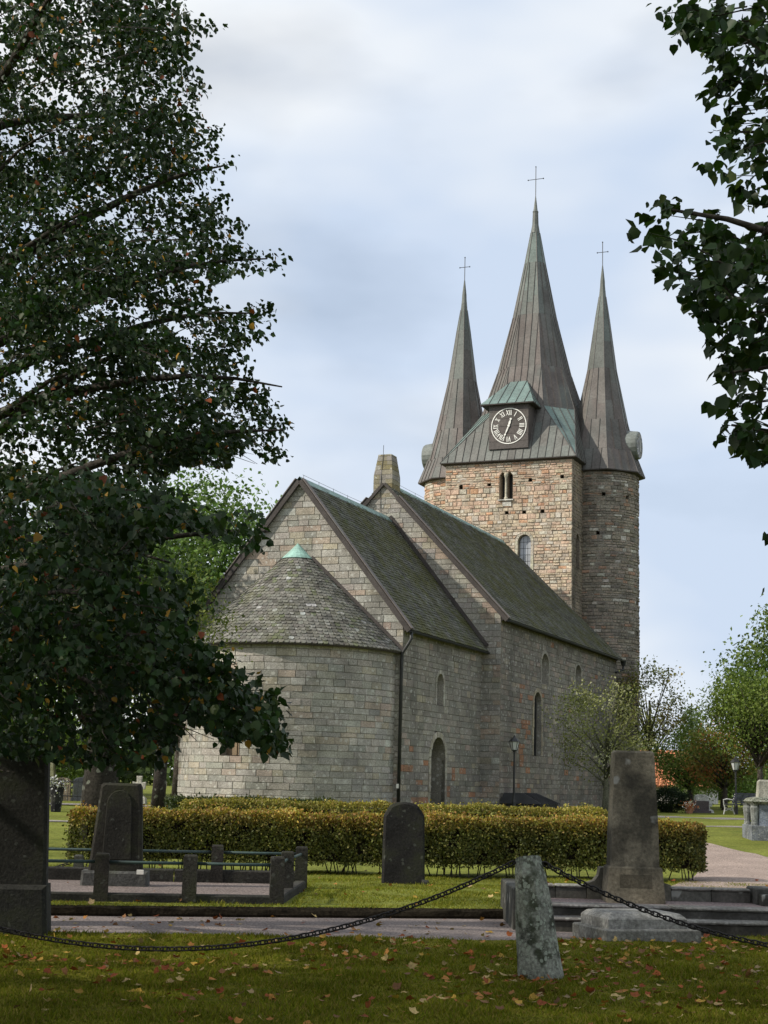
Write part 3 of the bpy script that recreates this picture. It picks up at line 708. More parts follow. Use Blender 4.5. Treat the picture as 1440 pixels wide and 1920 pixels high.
# gutters and pipes
def gutter(u0, u1, v, z):
    mb = MB(); n = 7; vv = []
    for u in (u0, u1):
        for k in range(n):
            a = pi+pi*k/(n-1); vv.append(ch(u, v+.075*cos(a), z+.075*sin(a)))
    mb.add(vv, [(k, k+1, n+k+1, n+k) for k in range(n-1)]); return mb
e0, d, Ln = slope(CHR, CHZ, 0, CHE, .42); part('gutter', gutter(-.2, UN, e0[0]-.08, e0[1]+.02), M_DARKMETAL, church)
gv, gzz = e0[0]-.08, e0[1]+.02
mb = MB(); mb.tube([ch(-.05, gv, gzz-.05), ch(-.06, gv, gzz-.3), ch(-.1, gv+.1, gzz-.5), ch(-.13, -.02, gzz-.85), ch(-.13, .0, gzz-1.1), ch(-.13, .0, .55)], .062, 8); dp = part('downpipe', mb, M_DARKMETAL, church, smooth=True)
part('pipe_label', MB().box(tuple(ch(-.22, .06, 1.4)), tuple(ch(-.22, .06, 1.4)+np.array([.1, .01, .16]))), M_WHITE, dp)
e0, d, Ln = slope(NVR, NVZ, NV0, NVE, .42); part('gutter', gutter(UN-.2, UE+.1, e0[0]-.08, e0[1]+.02), M_DARKMETAL, church)
mb = MB(); q = ch(UE+.1, e0[0]-.08, e0[1]); mb.lathe([(.1, -.28), (.17, -.05), (.18, .02)], tuple(q), 8); mb.tube([q-ZV*.25, q-ZV*.5-WV*.1, ch(UE-.6, NV0-.1, NVE-1.0)], .06, 7); part('rain_hopper', mb, M_DARKMETAL, church)
# soffit boards of wall tops (dark eaves)
for (a, b), v, z in (((0, UN), 0, CHE), ((UN, UE), NV0, NVE)):
    part('eaves_board', MB().hexa([ch(a, v-.04, z-.3), ch(b, v-.04, z-.3), ch(b, v+.1, z-.3), ch(a, v+.1, z-.3), ch(a, v-.24, z-.1), ch(b, v-.24, z-.1), ch(b, v+.1, z+.05), ch(a, v+.1, z+.05)]), M_BOARD, church)
# chimney-like stack on the nave gable
stk = part('gable_stack', MB().hexa([ch(UN+.05, 4.48, 14.5), ch(UN+.05, 5.28, 14.5), ch(UN+.9, 5.28, 14.5), ch(UN+.9, 4.48, 14.5), ch(UN+.2, 4.62, 16.5), ch(UN+.2, 5.11, 16.5), ch(UN+.7, 5.11, 16.5), ch(UN+.7, 4.62, 16.5)]), M_MORTAR, church)
z = 14.45
while z < 16.5:
    zt = min(z+rng.uniform(.19, .25), 16.52)
    def hw(z): k = max(0, (z-15.5)/1.0); return .465-.14*k, .5-.17*k
    (wa, da), (wb, db) = hw(z), hw(zt); vc_, uc_ = 4.88, UN+.47
    nst = 2 if rng.uniform() < .6 else 3
    cu = np.sort(rng.uniform(.3, .7, nst-1)) if nst == 2 else np.array([.35, .68])
    br = [0]+list(cu)+[1]
    for i in range(nst):
        f0, f1 = -1+2*br[i], -1+2*br[i+1]
        q = [ch(uc_-da, vc_+f0*wa, z+.006), ch(uc_-da, vc_+f1*wa, z+.006), ch(uc_+da, vc_+f1*wa, z+.006), ch(uc_+da, vc_+f0*wa, z+.006), ch(uc_-db, vc_+f0*wb, zt-.006), ch(uc_-db, vc_+f1*wb, zt-.006), ch(uc_+db, vc_+f1*wb, zt-.006), ch(uc_+db, vc_+f0*wb, zt-.006)]
        cc = sum(q)/8; q = [cc+(p-cc)*(1-.008) for p in q]
        part('stone', MB().hexa(q, pick((3, (.30, .27, .19)), (1, (.25, .21, .11)), (1.5, (.31, .29, .25)))), M_STONE, stk)
    z = zt
mb = MB(); mb.tube([ch(UN-.06, 4.96, 13.2), ch(UN-.04, 4.96, 15.4), ch(UN+.12, 4.95, 16.55), ch(UN+.13, 4.95, 16.95)], .012, 4); part('lightning_rod', mb, M_DARKMETAL, stk)

# ---- copper spires
def clip(poly, a, b, c):                   # keep a*x+b*y<=c
    r = []
    for i in range(len(poly)):
        p, q = poly[i], poly[(i+1) % len(poly)]; fp, fq = a*p[0]+b*p[1]-c, a*q[0]+b*q[1]-c
        if fp <= 0: r.append(p)
        if fp*fq < 0: t = fp/(fp-fq); r.append((p[0]+(q[0]-p[0])*t, p[1]+(q[1]-p[1])*t))
    return r
def col_copper(h, green):
    k = min(1, max(0, green+rng.uniform(-.12, .12)))
    b = np.array((.122, .104, .094))*(1+rng.uniform(-.14, .14)); g = np.array((.155, .22, .20))*(1+rng.uniform(-.1, .1))
    return tuple(b*(1-k)+g*k)
OTHER = MB(); SEAM = MB()
def copper_face(poly, parent, w=.52, plen=2.3, green=None, seams=True, outn=None, own=True):
    poly = [np.asarray(p, float) for p in poly]; o = poly[0]; ex = poly[1]-poly[0]; ex = ex/np.linalg.norm(ex)
    n = np.cross(ex, poly[-1]-poly[0]); n = n/np.linalg.norm(n)
    if outn is not None and n @ outn < 0: n = -n
    ey = np.cross(n, ex)
    if ey @ (poly[-1]-poly[0]) < 0: ey = -ey
    P2 = [((p-o) @ ex, (p-o) @ ey) for p in poly]
    X0, X1 = min(p[0] for p in P2), max(p[0] for p in P2); Y1 = max(p[1] for p in P2); Y0 = min(p[1] for p in P2)
    mp = lambda x, y, d: o+ex*x+ey*y+n*d
    vis = n @ (CO-sum(poly)/len(poly)) > 0
    OTHER.add([p-n*.02 for p in poly], [tuple(range(len(poly)))], (.1, .085, .075))
    ns = max(1, int(round((X1-X0)/w))); ww = (X1-X0)/ns; mid = (X0+X1)/2
    for i in range(ns):
        strip = clip(clip(P2, -1, 0, -(X0+i*ww)), 1, 0, X0+(i+1)*ww)
        if len(strip) < 3: continue
        y = Y0+rng.uniform(.2, 1.)*plen; ys = [Y0-1]
        while y < Y1-.4: ys.append(y); y += plen*rng.uniform(.85, 1.1)
        ys.append(Y1+1)
        for j in range(len(ys)-1):
            q = clip(clip(strip, 0, -1, -ys[j]), 0, 1, ys[j+1])
            if len(q) < 3: continue
            A = .5*abs(sum(q[k][0]*q[(k+1) % len(q)][1]-q[(k+1) % len(q)][0]*q[k][1] for k in range(len(q))))
            if A < .01: continue
            cx, cy = sum(p[0] for p in q)/len(q), sum(p[1] for p in q)/len(q)
            wp = mp(cx, cy, 0); g = green(wp[2]) if green else .2
            k = .985; d = rng.uniform(0, .006)
            q2 = [(cx+(x-cx)*k, cy+(y_-cy)*(1-.008/max(.1, Y1-Y0))) for x, y_ in q]
            m2 = MB() if (own and vis and A > .06) else OTHER
            nq = len(q2)
            m2.add([mp(x, y_, d) for x, y_ in q2]+[mp(x, y_, -.02) for x, y_ in q2], [tuple(range(nq))]+[(a_, (a_+1) % nq, nq+(a_+1) % nq, nq+a_) for a_ in range(nq)], col_copper(wp[2], g))
            if m2 is not OTHER: part('copper_panel', m2, M_COPPER, parent)
        if i > 0 and seams:
            x = X0+i*ww; col = [p[1] for p in clip(clip(P2, -1, 0, -(x-.001)), 1, 0, x+.001)]
            if col and max(col)-min(col) > .2:
                a, b = min(col), max(col)
                SEAM.hexa([mp(x-.014, a, -.01), mp(x+.014, a, -.01), mp(x+.014, b, -.01), mp(x-.014, b, -.01), mp(x-.01, a, .038), mp(x+.01, a, .038), mp(x+.01, b, .038), mp(x-.01, b, .038)], (.07, .062, .056))
    return mp
def hipcap(p, q, parent, r=.028): SEAM.tube([p, q], r, 5, (.10, .09, .083))
def green_main(z): return .05+.6*min(1, max(0, (z-29.5)/6.0))
# main spire
spire = part('main_spire', MB().lathe([(.05, 0), (.05, .1)], tuple(ch(TUC, TVC, 24)), 4), M_COPPER, church)
ov = .28; ZB = TZ-.02
sq = [(UT-ov, T0-ov), (UT-ov, T1+ov), (37.2+ov, T1+ov), (37.2+ov, T0-ov)]
A8, E8, Z8, VS = 2.92, 1.42, 23.85, 4.93
oc = [(TUC-A8, VS+E8), (TUC-A8, VS-E8), (TUC-E8, VS-A8), (TUC+E8, VS-A8), (TUC+A8, VS-E8), (TUC+A8, VS+E8), (TUC+E8, VS+A8), (TUC-E8, VS+A8)]
C3 = lambda p, z: ch(p[0], p[1], z)
OUT = lambda pts: (sum(pts)/len(pts)-ch(TUC, VS, 22.0))*np.array([1, 1, .3])
bs = [C3(p, ZB) for p in sq]; oz = [C3(p, Z8) for p in oc]
low = [([bs[1], bs[0], oz[1], oz[0]], .22), ([bs[0], bs[3], oz[3], oz[2]], .22), ([bs[3], bs[2], oz[5], oz[4]], .2), ([bs[2], bs[1], oz[7], oz[6]], .2)]
for q, g in low: copper_face(q, spire, .45, 3.2, lambda z, g=g: g, outn=OUT(q))
for a, b, c in ((bs[0], oz[2], oz[1]), (bs[3], oz[4], oz[3]), (bs[2], oz[6], oz[5]), (bs[1], oz[0], oz[7])):
    q = [b, c, a]; copper_face(q, spire, .5, 1.4, lambda z: .85, outn=OUT(q))
prof = [(Z8, 1.0), (26.65, .70), (30.15, .425), (33.7, .205), (35.8, .088)]
APV = 4.97
def oct_ring(z, k):
    t = (z-Z8)/(37-Z8); vc_ = VS+(APV-VS)*t; return [ch(TUC+(p[0]-TUC)*k, vc_+(p[1]-VS)*k, z) for p in oc]
for (z0_, k0), (z1_, k1) in zip(prof[:-1], prof[1:]):
    r0, r1 = oct_ring(z0_, k0), oct_ring(z1_, k1)
    for i in range(8):
        j = (i+1) % 8; q = [r0[j], r0[i], r1[i], r1[j]]; copper_face(q, spire, .42, 2.6, green_main, outn=OUT(q)); hipcap(r0[i], r1[i], spire)
for a, b in ((bs[0], oz[1]), (bs[0], oz[2]), (bs[3], oz[3]), (bs[1], oz[0])): hipcap(a, b, spire)
mb = MB(); cc = ch(TUC, APV, 0)
mb.lathe([(.30, 35.75), (.2, 36.35), (.17, 37.1), (.19, 37.2), (.13, 37.3), (.05, 38.0), (.02, 38.3)], tuple(cc), 10, (.14, .15, .135)); part('spire_needle', mb, M_COPPER, spire)
def finial(cc, z0_, z1_, arm, parent, ang=0):
    mb = MB(); p = np.array([cc[0], cc[1], 0]); mb.tube([p+ZV*z0_, p+ZV*z1_], .024, 5); za = z0_+(z1_-z0_)*.62
    d = SV*cos(ang)+WV*sin(ang)
    mb.tube([p-d*arm+ZV*za, p+d*arm+ZV*za], .02, 5)
    for q in (p-d*arm+ZV*za, p+d*arm+ZV*za, p+ZV*z1_): mb.lathe([(.0, -.06), (.05, 0), (.0, .06)], tuple(q), 6)
    part('spire_cross', mb, M_DARKMETAL, parent)
finial(cc, 38.0, 40.2, .5, spire)
# dark eave underside
mb = MB(); mb.add([C3((p[0], p[1]), ZB-.01) for p in sq]+[C3(p, ZB-.13) for p in ((UT-.02, T0-.02), (UT-.02, T1+.02), (37.2, T1+.02), (37.2, T0-.02))]+[C3(p, ZB-.05) for p in sq], [(8, 9, 5, 4), (9, 10, 6, 5), (10, 11, 7, 6), (11, 8, 4, 7), (0, 1, 9, 8), (3, 0, 8, 11), (1, 2, 10, 9), (2, 3, 11, 10)]); part('eaves_board', mb, M_BOARD, spire)
# turret spires
TZE = 19.95
def turret_spire(name, c, side):
    sp = part(name, MB().lathe([(.05, 0), (.05, .1)], tuple(ch(c[0], c[1], 21)), 4), M_COPPER, church)
    pr = [(TZE, 2.42), (21.3, 1.93), (23.2, 1.46), (26.5, .82), (29.8, .40), (31.2, .2)]
    lean = -.06
    def rg(z, r): return [ch(c[0]+r*cos(pi/8+i*pi/4), c[1]+lean*(z-TZE)/12+r*sin(pi/8+i*pi/4), z) for i in range(8)]
    for (z0_, k0), (z1_, k1) in zip(pr[:-1], pr[1:]):
        r0, r1 = rg(z0_, k0/cos(pi/8)), rg(z1_, k1/cos(pi/8))
        for i in range(8):
            j = (i+1) % 8; q = [r0[j], r0[i], r1[i], r1[j]]
            copper_face(q, sp, .5, 2.8, lambda z: .06+.45*min(1, max(0, (z-25.5)/6)), outn=(sum(q)/4-ch(c[0], c[1], (z0_+z1_)/2-1)), own=(side > 0 or cos(pi/8+(i+.5)*pi/4) < .3)); hipcap(r0[i], r1[i], sp, .022)
    cc = ch(c[0], c[1]+lean, 0)
    part('spire_needle', MB().lathe([(.22, 31.15), (.15, 31.9), (.14, 32.2), (.03, 33.2)], tuple(cc), 8, (.14, .15, .135)), M_COPPER, sp)
    finial(cc, 33.0, 34.7, .33, sp)
    r0 = rg(TZE, 2.42/cos(pi/8)); mb = MB()
    for i in range(8):
        j = (i+1) % 8; a, b = [ch(c[0]+(TR-.02)*cos(pi/8+q*pi/4), c[1]+(TR-.02)*sin(pi/8+q*pi/4), TZE-.1) for q in (i, j)]
        mb.add([r0[i]-ZV*.005, r0[j]-ZV*.005, r0[j]-ZV*.05, r0[i]-ZV*.05, a, b], [(0, 1, 2, 3), (3, 2, 5, 4)])
    part('eaves_board', mb, M_BOARD, sp)
    # round clock drum
    dv = -1 if side > 0 else 1
    o = np.array([c[0], c[1]+dv*1.2, 21.75]); mb = MB(); vv = []; sg = 20
    for dd, r in ((0, .92), (.55, .9), (1.05, .84), (1.12, .80)):
        for k in range(sg):
            a = 2*pi*k/sg; vv.append(ch(o[0]+r*cos(a), o[1]+dv*dd, o[2]+r*sin(a)))
    ff = [(i*sg+k, i*sg+(k+1) % sg, (i+1)*sg+(k+1) % sg, (i+1)*sg+k) for i in range(3) for k in range(sg)]
    mb.add(vv, ff, (.17, .185, .17)); dr = part('clock_drum', mb, M_COPPER, sp)
    mb = MB(); mb.add([ch(o[0]+.78*cos(2*pi*k/sg), o[1]+dv*1.11, o[2]+.78*sin(2*pi*k/sg)) for k in range(sg)], [tuple(range(sg))], (.26, .26, .28)); part('clock_face', mb, M_PALE, sp)
    mb = MB()
    for k in range(12):
        a = k*pi/6; mb.tube([ch(o[0]+r*cos(a), o[1]+dv*1.13, o[2]+r*sin(a)) for r in (.55, .72)], .018, 4)
    mb.tube([ch(o[0]+.05, o[1]+dv*1.15, o[2]-.4), ch(o[0]-.05, o[1]+dv*1.15, o[2]+.3)], .02, 4)
    part('clock_marks', mb, M_WHITE, sp)
    return sp
nsp = turret_spire('north_turret_spire', NTC, 1); ssp = turret_spire('south_turret_spire', STC, -1)
# clock dormer on the east side
DU = UT-.06; DV0, DV1, DZ0, DZ1 = 3.97, 6.40, 21.02, 23.72
dorm = part('clock_dormer', MB().hexa([ch(DU, DV0, DZ0), ch(DU, DV1, DZ0), ch(TUC, DV1, DZ0), ch(TUC, DV0, DZ0), ch(DU, DV0, DZ1), ch(DU, DV1, DZ1), ch(TUC, DV1, DZ1), ch(TUC, DV0, DZ1)], (.098, .084, .075)), M_COPPER, church)
for k in range(6):                          # horizontal copper sheets of the dormer front
    z0_, z1_ = DZ0+.45*k+.01, DZ0+.45*(k+1)-.01
    part('copper_panel', MB().prism([(DV0+.02, z0_), (DV1-.02, z0_), (DV1-.02, z1_), (DV0+.02, z1_)], wall_e(DU), 0, .012+.004*(k % 2), jit((.095, .083, .075), .1)), M_COPPER, dorm)
rp = [(DU-.28, 3.62, 23.72), (DU-.28, 6.86, 23.72), (31.15, 5.72, 25.62), (31.15, 4.70, 25.62), (31.35, 3.62, 23.72), (31.35, 6.86, 23.72), (31.5, 5.72, 25.62), (31.5, 4.7, 25.62)]
R_ = [ch(*p) for p in rp]; outc = ch(31.5, 5.2, 23)
for q in ([R_[1], R_[0], R_[3], R_[2]], [R_[0], R_[4], R_[7], R_[3]], [R_[5], R_[1], R_[2], R_[6]], [R_[2], R_[3], R_[7], R_[6]]):
    copper_face(q, dorm, .5, 1.5, lambda z: .95, outn=(sum(q)/4-outc))
part('eaves_board', MB().hexa([R_[0]-ZV*.07, R_[1]-ZV*.07, R_[5]-ZV*.07, R_[4]-ZV*.07, R_[0]-ZV*.005, R_[1]-ZV*.005, R_[5]-ZV*.005, R_[4]-ZV*.005]), M_BOARD, dorm)
CV, CZ, CR, CU = 5.17, 22.38, 1.06, wall_e(DU)
mb = MB(); sg = 48
for r0_, r1_ in ((CR-.026, CR+.026),):
    for k in range(sg):
        a, b = 2*pi*k/sg, 2*pi*(k+1)/sg
        mb.prism([(CV-r0_*sin(a), CZ+r0_*cos(a)), (CV-r1_*sin(a), CZ+r1_*cos(a)), (CV-r1_*sin(b), CZ+r1_*cos(b)), (CV-r0_*sin(b), CZ+r0_*cos(b))], CU, .02, .04)
part('clock_ring', mb, M_GILT, dorm)
# roman numerals from strokes, laid radially. local x to the viewer's right = -v
GL = {'I': (.085, [((0, -1), (0, 1))]), 'V': (.19, [((-.8, 1), (0, -1)), ((.8, 1), (0, -1))]), 'X': (.19, [((-.8, 1), (.8, -1)), ((.8, 1), (-.8, -1))])}
def stroke(mb, p, q, w, d0=.02, d1=.035):
    p, q = np.array(p), np.array(q); t = (q-p)/np.linalg.norm(q-p); n = np.array([-t[1], t[0]])*w/2
    mb.prism([tuple(p+n), tuple(q+n), tuple(q-n), tuple(p-n)], CU, d0, d1)
for h, s in enumerate(['XII', 'I', 'II', 'III', 'IIII', 'V', 'VI', 'VII', 'VIII', 'IX', 'X', 'XI']):
    a = h*pi/6; wd = sum(GL[c][0] for c in s); x = -wd/2; mb = MB()
    for c in s:
        w_, st = GL[c]; xc = x+w_/2; x += w_
        for p, q in st:
            pp = []
            for (lx, ly) in (p, q):
                X = xc+lx*w_*.42; Y = .80+ly*.155
                rx = X*cos(a)+Y*sin(a); ry = -X*sin(a)+Y*cos(a); pp.append((CV-rx, CZ+ry))
            stroke(mb, pp[0], pp[1], .042 if c == 'I' or p[0] < 0 else .028)
        
    part('clock_numeral', mb, M_GILT, dorm)
def hand(name, ang, L_, w, tail):
    mb = MB(); f = lambda X, Y: (CV-(X*cos(ang)+Y*sin(ang)), CZ+(-X*sin(ang)+Y*cos(ang)))
    mb.prism([f(-w*.5, -tail), f(w*.5, -tail), f(w*.8, L_*.45), f(w*.3, L_*.75), f(w*1.1, L_*.86), f(0, L_), f(-w*1.1, L_*.86), f(-w*.3, L_*.75), f(-w*.8, L_*.45)], CU, .05, .065)
    part(name, mb, M_GILT, dorm)
hand('minute_hand', radians(203), .66, .055, .1); hand('hour_hand', radians(17), .5, .075, .08)
mb = MB(); mb.prism([(CV+.07*cos(k*pi/4), CZ+.07*sin(k*pi/4)) for k in range(8)], CU, .04, .075); part('hand_boss', mb, M_GILT, dorm)
part('copper_sheathing', OTHER, M_COPPER, spire, kind='stuff'); part('standing_seams', SEAM, M_COPPER, spire, kind='stuff')
# black slatted cellar cover by the nave wall
cl = thing('cellar_cover', 'low black sloping cellar cover against the church wall behind the lamp post', 'cellar cover', tuple(ch(9.9, -1.9, GZ)))
q = [(9.2, -2.75), (12.0, -2.75), (12.0, -1.0), (9.2, -1.0)]; mb = MB()
mb.hexa([ch(a, b, .5) for a, b in q]+[ch(a, b, .85) for a, b in q], (.03, .03, .032)); part('base', mb, M_DARKMETAL, cl)
top = [(9.6, -1.9), (11.55, -1.9), (11.55, -1.02), (9.6, -1.02)]
mb = MB(); mb.hexa([ch(a, b, .86) for a, b in [(9.1, -2.85), (12.1, -2.85), (12.1, -1.0), (9.1, -1.0)]]+[ch(a, b, 1.3) for a, b in top], (.03, .03, .032)); cr = part('roof', mb, M_DARKMETAL, cl)
for k in range(9):
    t = (k+.5)/9; a = ch(9.1+3.0*t, -2.86, .87); b = ch(9.6+1.95*t, -1.9, 1.31); mb = MB(); mb.tube([a, b], .02, 4); part('batten', mb, M_DARKMETAL, cr)

# ------------------------------------------------------------------ graves, fences and furniture
# big dark gravestone at the left edge of the picture
def slab_shape(outl, base, th, mp_dir, normal, col, lean=0., bev=.03, n_side=1):
    """upright stone: outline (x,z) in its own face plane, thickness th, chamfered front and back"""
    mb = MB(); n = len(outl); cx = sum(p[0] for p in outl)/n; cz = sum(p[1] for p in outl)/n
    hgt = max(p[1] for p in outl)
    def P(x, z, d): return np.asarray(base)+mp_dir*x+normal*(d+lean*z)+ZV*z
    sh = lambda k: [(x-np.sign(x-cx)*min(k, abs(x-cx)), z-(k if z > .05 else 0)) for x, z in outl]
    rings = [(sh(bev), -th/2), (outl, -th/2+bev), (outl, th/2-bev), (sh(bev), th/2)]
    vv = [P(x, z, d) for r, d in rings for x, z in r]
    ff = [tuple(range(n))[::-1], tuple(range(3*n, 4*n))]
    for i in range(3):
        for k in range(n): ff.append((i*n+k, i*n+(k+1) % n, (i+1)*n+(k+1) % n, (i+1)*n+k))
    mb.add(vv, ff, col); return mb
def dirs(deg): a = radians(deg); return np.array([cos(a), sin(a), 0]), np.array([sin(a), -cos(a), 0])   # along the face, towards the viewer
X_, NR = dirs(6)
bg = np.array([-3.86, 15.75, 0.0]); t = thing('gravestone', 'large dark gravestone with low pointed top, cut by the left edge of the photo', 'gravestone', tuple(bg))
ol = [(-.62, .5), (-.60, 1.72), (-.5, 1.80), (-.05, 1.98), (.42, 1.84), (.50, 1.74), (.555, .5)]
part('slab', slab_shape(ol, bg, .26, X_, NR, (.03, .029, .025)), M_GRAVE, t)
part('plinth', slab_shape([(-.70, -.05), (-.66, .50), (.57, .50), (.61, -.05)], bg, .5, X_, NR, (.028, .028, .025), bev=.04), M_GRAVE, t)
mb = MB()
for k in range(5): mb.box((bg[0]-.2+.02*k, bg[1]-.16, 1.55-.12*k), (bg[0]+.25-.03*k, bg[1]-.158, 1.58-.12*k))
mb = MB()
# grave plot with railing
PZ = .12
P1, P2, P3, P4, P5, P6 = [np.array(p) for p in ((-3.26, 18.66, PZ), (-2.22, 18.78, PZ), (-1.18, 18.93, PZ), (-1.14, 20.35, PZ), (-1.03, 21.9, PZ), (-2.2, 21.75, PZ))]
PL0, PLB = np.array([-6.2, 18.3, PZ]), np.array([-6.3, 21.3, PZ])
plot = thing('grave_plot', 'kerbed gravel grave plot enclosed by stone posts and green pipe rails', 'grave plot', tuple(P1))
def kerb(p, q, w, h, parent, m=M_GRAVE, col=(.04, .038, .033), name='kerb', z0=-.1):
    p, q = np.asarray(p), np.asarray(q); L_ = np.linalg.norm(q-p); t_ = (q-p)/L_; s_ = np.array([-t_[1], t_[0], 0])*w/2; n = max(1, int(L_/1.5))
    for i in range(n):
        a = p+t_*(L_*i/n+.006); b = p+t_*(L_*(i+1)/n-.006); c = .018
        lo = [a-s_, b-s_, b+s_, a+s_]; k = 1-c/(w/2)
        mb = MB(); r = [x+ZV*z0 for x in lo]+[x+ZV*(h-c) for x in lo]+[a-s_*k+ZV*h, b-s_*k+ZV*h, b+s_*k+ZV*h, a+s_*k+ZV*h]
        mb.add(r, [(3, 2, 1, 0)]+[(o+k2, o+(k2+1) % 4, o+4+(k2+1) % 4, o+4+k2) for o in (0, 4) for k2 in range(4)]+[(8, 9, 10, 11)], jit(col, .12))
        part(name, mb, m, parent)
kerb(PL0, P1, .16, .10, plot); kerb(P1, P3, .16, .10, plot); kerb(P3, P5, .16, .1, plot); kerb(P5, PLB, .16, .22, plot)
mb = MB(); mb.add([(-6.2, 18.32, PZ+.05), (-1.18, 18.95, PZ+.05), (-1.05, 21.85, PZ+.05), (-6.3, 21.25, PZ+.05)], [(0, 1, 2, 3)], (.2, .165, .15)); part('gravel_bed', mb, M_GRAVEL, plot)
def stone_post(base, w, h, parent):
    a, b = dirs(rng.uniform(4, 8)); w2 = w/2; mb = MB()
    def R(s, z): return [np.asarray(base)+a*x*w2*s+b*y*w2*s+ZV*z for x, y in ((-1, -1), (1, -1), (1, 1), (-1, 1))]
    vv = R(1.05, -.1)+R(1, h-.02)+R(.86, h); ff = [(o+k, o+(k+1) % 4, o+4+(k+1) % 4, o+4+k) for o in (0, 4) for k in range(4)]+[(8, 9, 10, 11), (3, 2, 1, 0)]
    mb.add(vv, ff, jit((.035, .033, .028), .12)); part('post', mb, M_GRAVE, parent)
for p in (P1, P2, P3, P4, P5, P6, PL0, PLB): stone_post(p, .165, .56, plot)
def rail(p, q, z, parent): part('rail', MB().tube([p+ZV*z, (p+q)/2+ZV*(z-.004), q+ZV*z], .02, 7, (.04, .068, .062)), M_GREEN, parent, smooth=True)
for a, b in ((PL0, P1), (P1, P2), (P2, P3), (P3, P4), (P4, P5), (P5, P6), (P6, PLB)): rail(a, b, .46, plot)
# tall tapered stone inside the plot
X_, NR = dirs(4); g2 = np.array([-3.42, 20.7, PZ+.05]); t = thing('gravestone', 'tall dark tapered gravestone with round-arched panel inside the railed plot', 'gravestone', tuple(g2))
part('slab', slab_shape([(-.375, .1), (-.26, 1.30), (-.23, 1.33), (.255, 1.33), (.28, 1.28), (.345, .1)], g2, .24, X_, NR, (.03, .028, .023)), M_GRAVE, t)
arc = [(-.19, .35), (-.165, 1.08)]+[(-.16*cos(a), 1.08+.16*sin(a)) for a in np.linspace(0, pi, 9)[1:-1]]+[(.165, 1.08), (.19, .35)]
part('inset_panel', slab_shape(arc, g2+NR*.125, .03, X_, NR, (.026, .025, .021), bev=.008), M_GRAVE, t)
part('plinth', slab_shape([(-.46, -.15), (-.44, .19), (.42, .19), (.44, -.15)], g2, .42, X_, NR, (.085, .085, .08)), M_GRAVE, t)
mb = MB(); c = g2+X_*.33+NR*.27; mb.bbox((c[0]-.045, c[1]-.01, c[2]+.16), (c[0]+.045, c[1]+.01, c[2]+.22), .004); single('grave_number_plate', mb, M_WHITE, 'tiny white plate beside the foot of the tall tapered gravestone', 'plate', loc=tuple(c)) if False else part('number_plate', mb, M_WHITE, t)
# small dark headstone with shouldered round top
X_, NR = dirs(3); h1 = np.array([.42, 23.2, .12]); t = thing('gravestone', 'dark round-shouldered headstone standing alone on the lawn before the hedge', 'gravestone', tuple(h1))
ol = [(-.315, -.1), (-.30, 1.0), (-.25, 1.08)]+[(.235*-cos(a), 1.10+.10*sin(a)) for a in np.linspace(0, pi, 9)]+[(.26, 1.08), (.305, 1.0), (.33, -.1)]
part('slab', slab_shape(ol, h1, .16, X_, NR, (.022, .021, .02), lean=-.03), M_GRAVE, t)
part('foot_stone', slab_shape([(-.06, -.03), (-.05, .08), (.05, .07), (.06, -.03)], h1+X_*.33+NR*.1, .1, X_, NR, (.04, .04, .036)), M_GRAVE, t)
# ledger tomb on the path
X_, NR = dirs(16); lt = np.array([2.80, 16.72, 0.0]); t = thing('ledger_tomb', 'low grey ledger tomb lying in front of the monument steps', 'tomb', tuple(lt))
def frust(rows, base, X_, Y_, col):        # rows (z, half length, half depth)
    mb = MB(); vv = []
    for z, a, b in rows: vv += [np.asarray(base)+X_*x*a+Y_*y*b+ZV*z for x, y in ((-1, -1), (1, -1), (1, 1), (-1, 1))]
    ff = [(3, 2, 1, 0), tuple(range(4*len(rows)-4, 4*len(rows)))]+[(4*i+k, 4*i+(k+1) % 4, 4*i+4+(k+1) % 4, 4*i+4+k) for i in range(len(rows)-1) for k in range(4)]
    return mb.add(vv, ff, col)
tilt = .0
part('base', frust([(-.1, .54, .44), (.15, .54, .44), (.165, .525, .425)], lt, X_, -NR, (.19, .185, .165)), M_PALE, t)
part('lid', frust([(.165, .45, .355), (.26, .45, .355), (.275, .44, .345), (.31, .40, .31), (.315, .39, .30)], lt+X_*-.03, X_, -NR, (.25, .245, .225)), M_PALE, t)
part('inscription_panel', frust([(.315, .36, .27), (.322, .355, .265)], lt+X_*-.03, X_, -NR, (.20, .20, .19)), M_PALE, t)
# family monument with low wall and steps
mo = np.array([3.10, 18.55, .30]); mon = thing('monument_enclosure', 'low stone wall with two steps and gravel terrace around the tall monument', 'enclosure', (3.1, 18.0, 0))
X_, NR = np.array([1., 0, 0]), np.array([0, -1., 0])
def stepstone(x0, x1, y0, y1, z0, z1, name, col, m=M_MON):
    mb = MB(); mb.bbox((x0, y0, z0), (x1, y1, z1), .015, jit(col, .12)); part(name, mb, m, mon)
for i in range(4): stepstone(1.62+1.5*i+.004, 1.62+1.5*(i+1)-.004, 17.64, 18.0, -.1, .12, 'step', (.085, .08, .07))
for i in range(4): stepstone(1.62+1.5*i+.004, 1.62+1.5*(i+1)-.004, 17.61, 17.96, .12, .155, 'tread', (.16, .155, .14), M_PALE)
for i in range(4): stepstone(1.62+1.5*i+.004, 1.62+1.5*(i+1)-.004, 17.95, 18.3, .0, .245, 'step', (.095, .09, .08))
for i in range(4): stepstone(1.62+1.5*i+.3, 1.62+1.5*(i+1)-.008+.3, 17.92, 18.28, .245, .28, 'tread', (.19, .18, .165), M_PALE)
stepstone(1.58, 1.78, 17.72, 19.5, -.1, .46, 'side_wall', (.09, .087, .078))
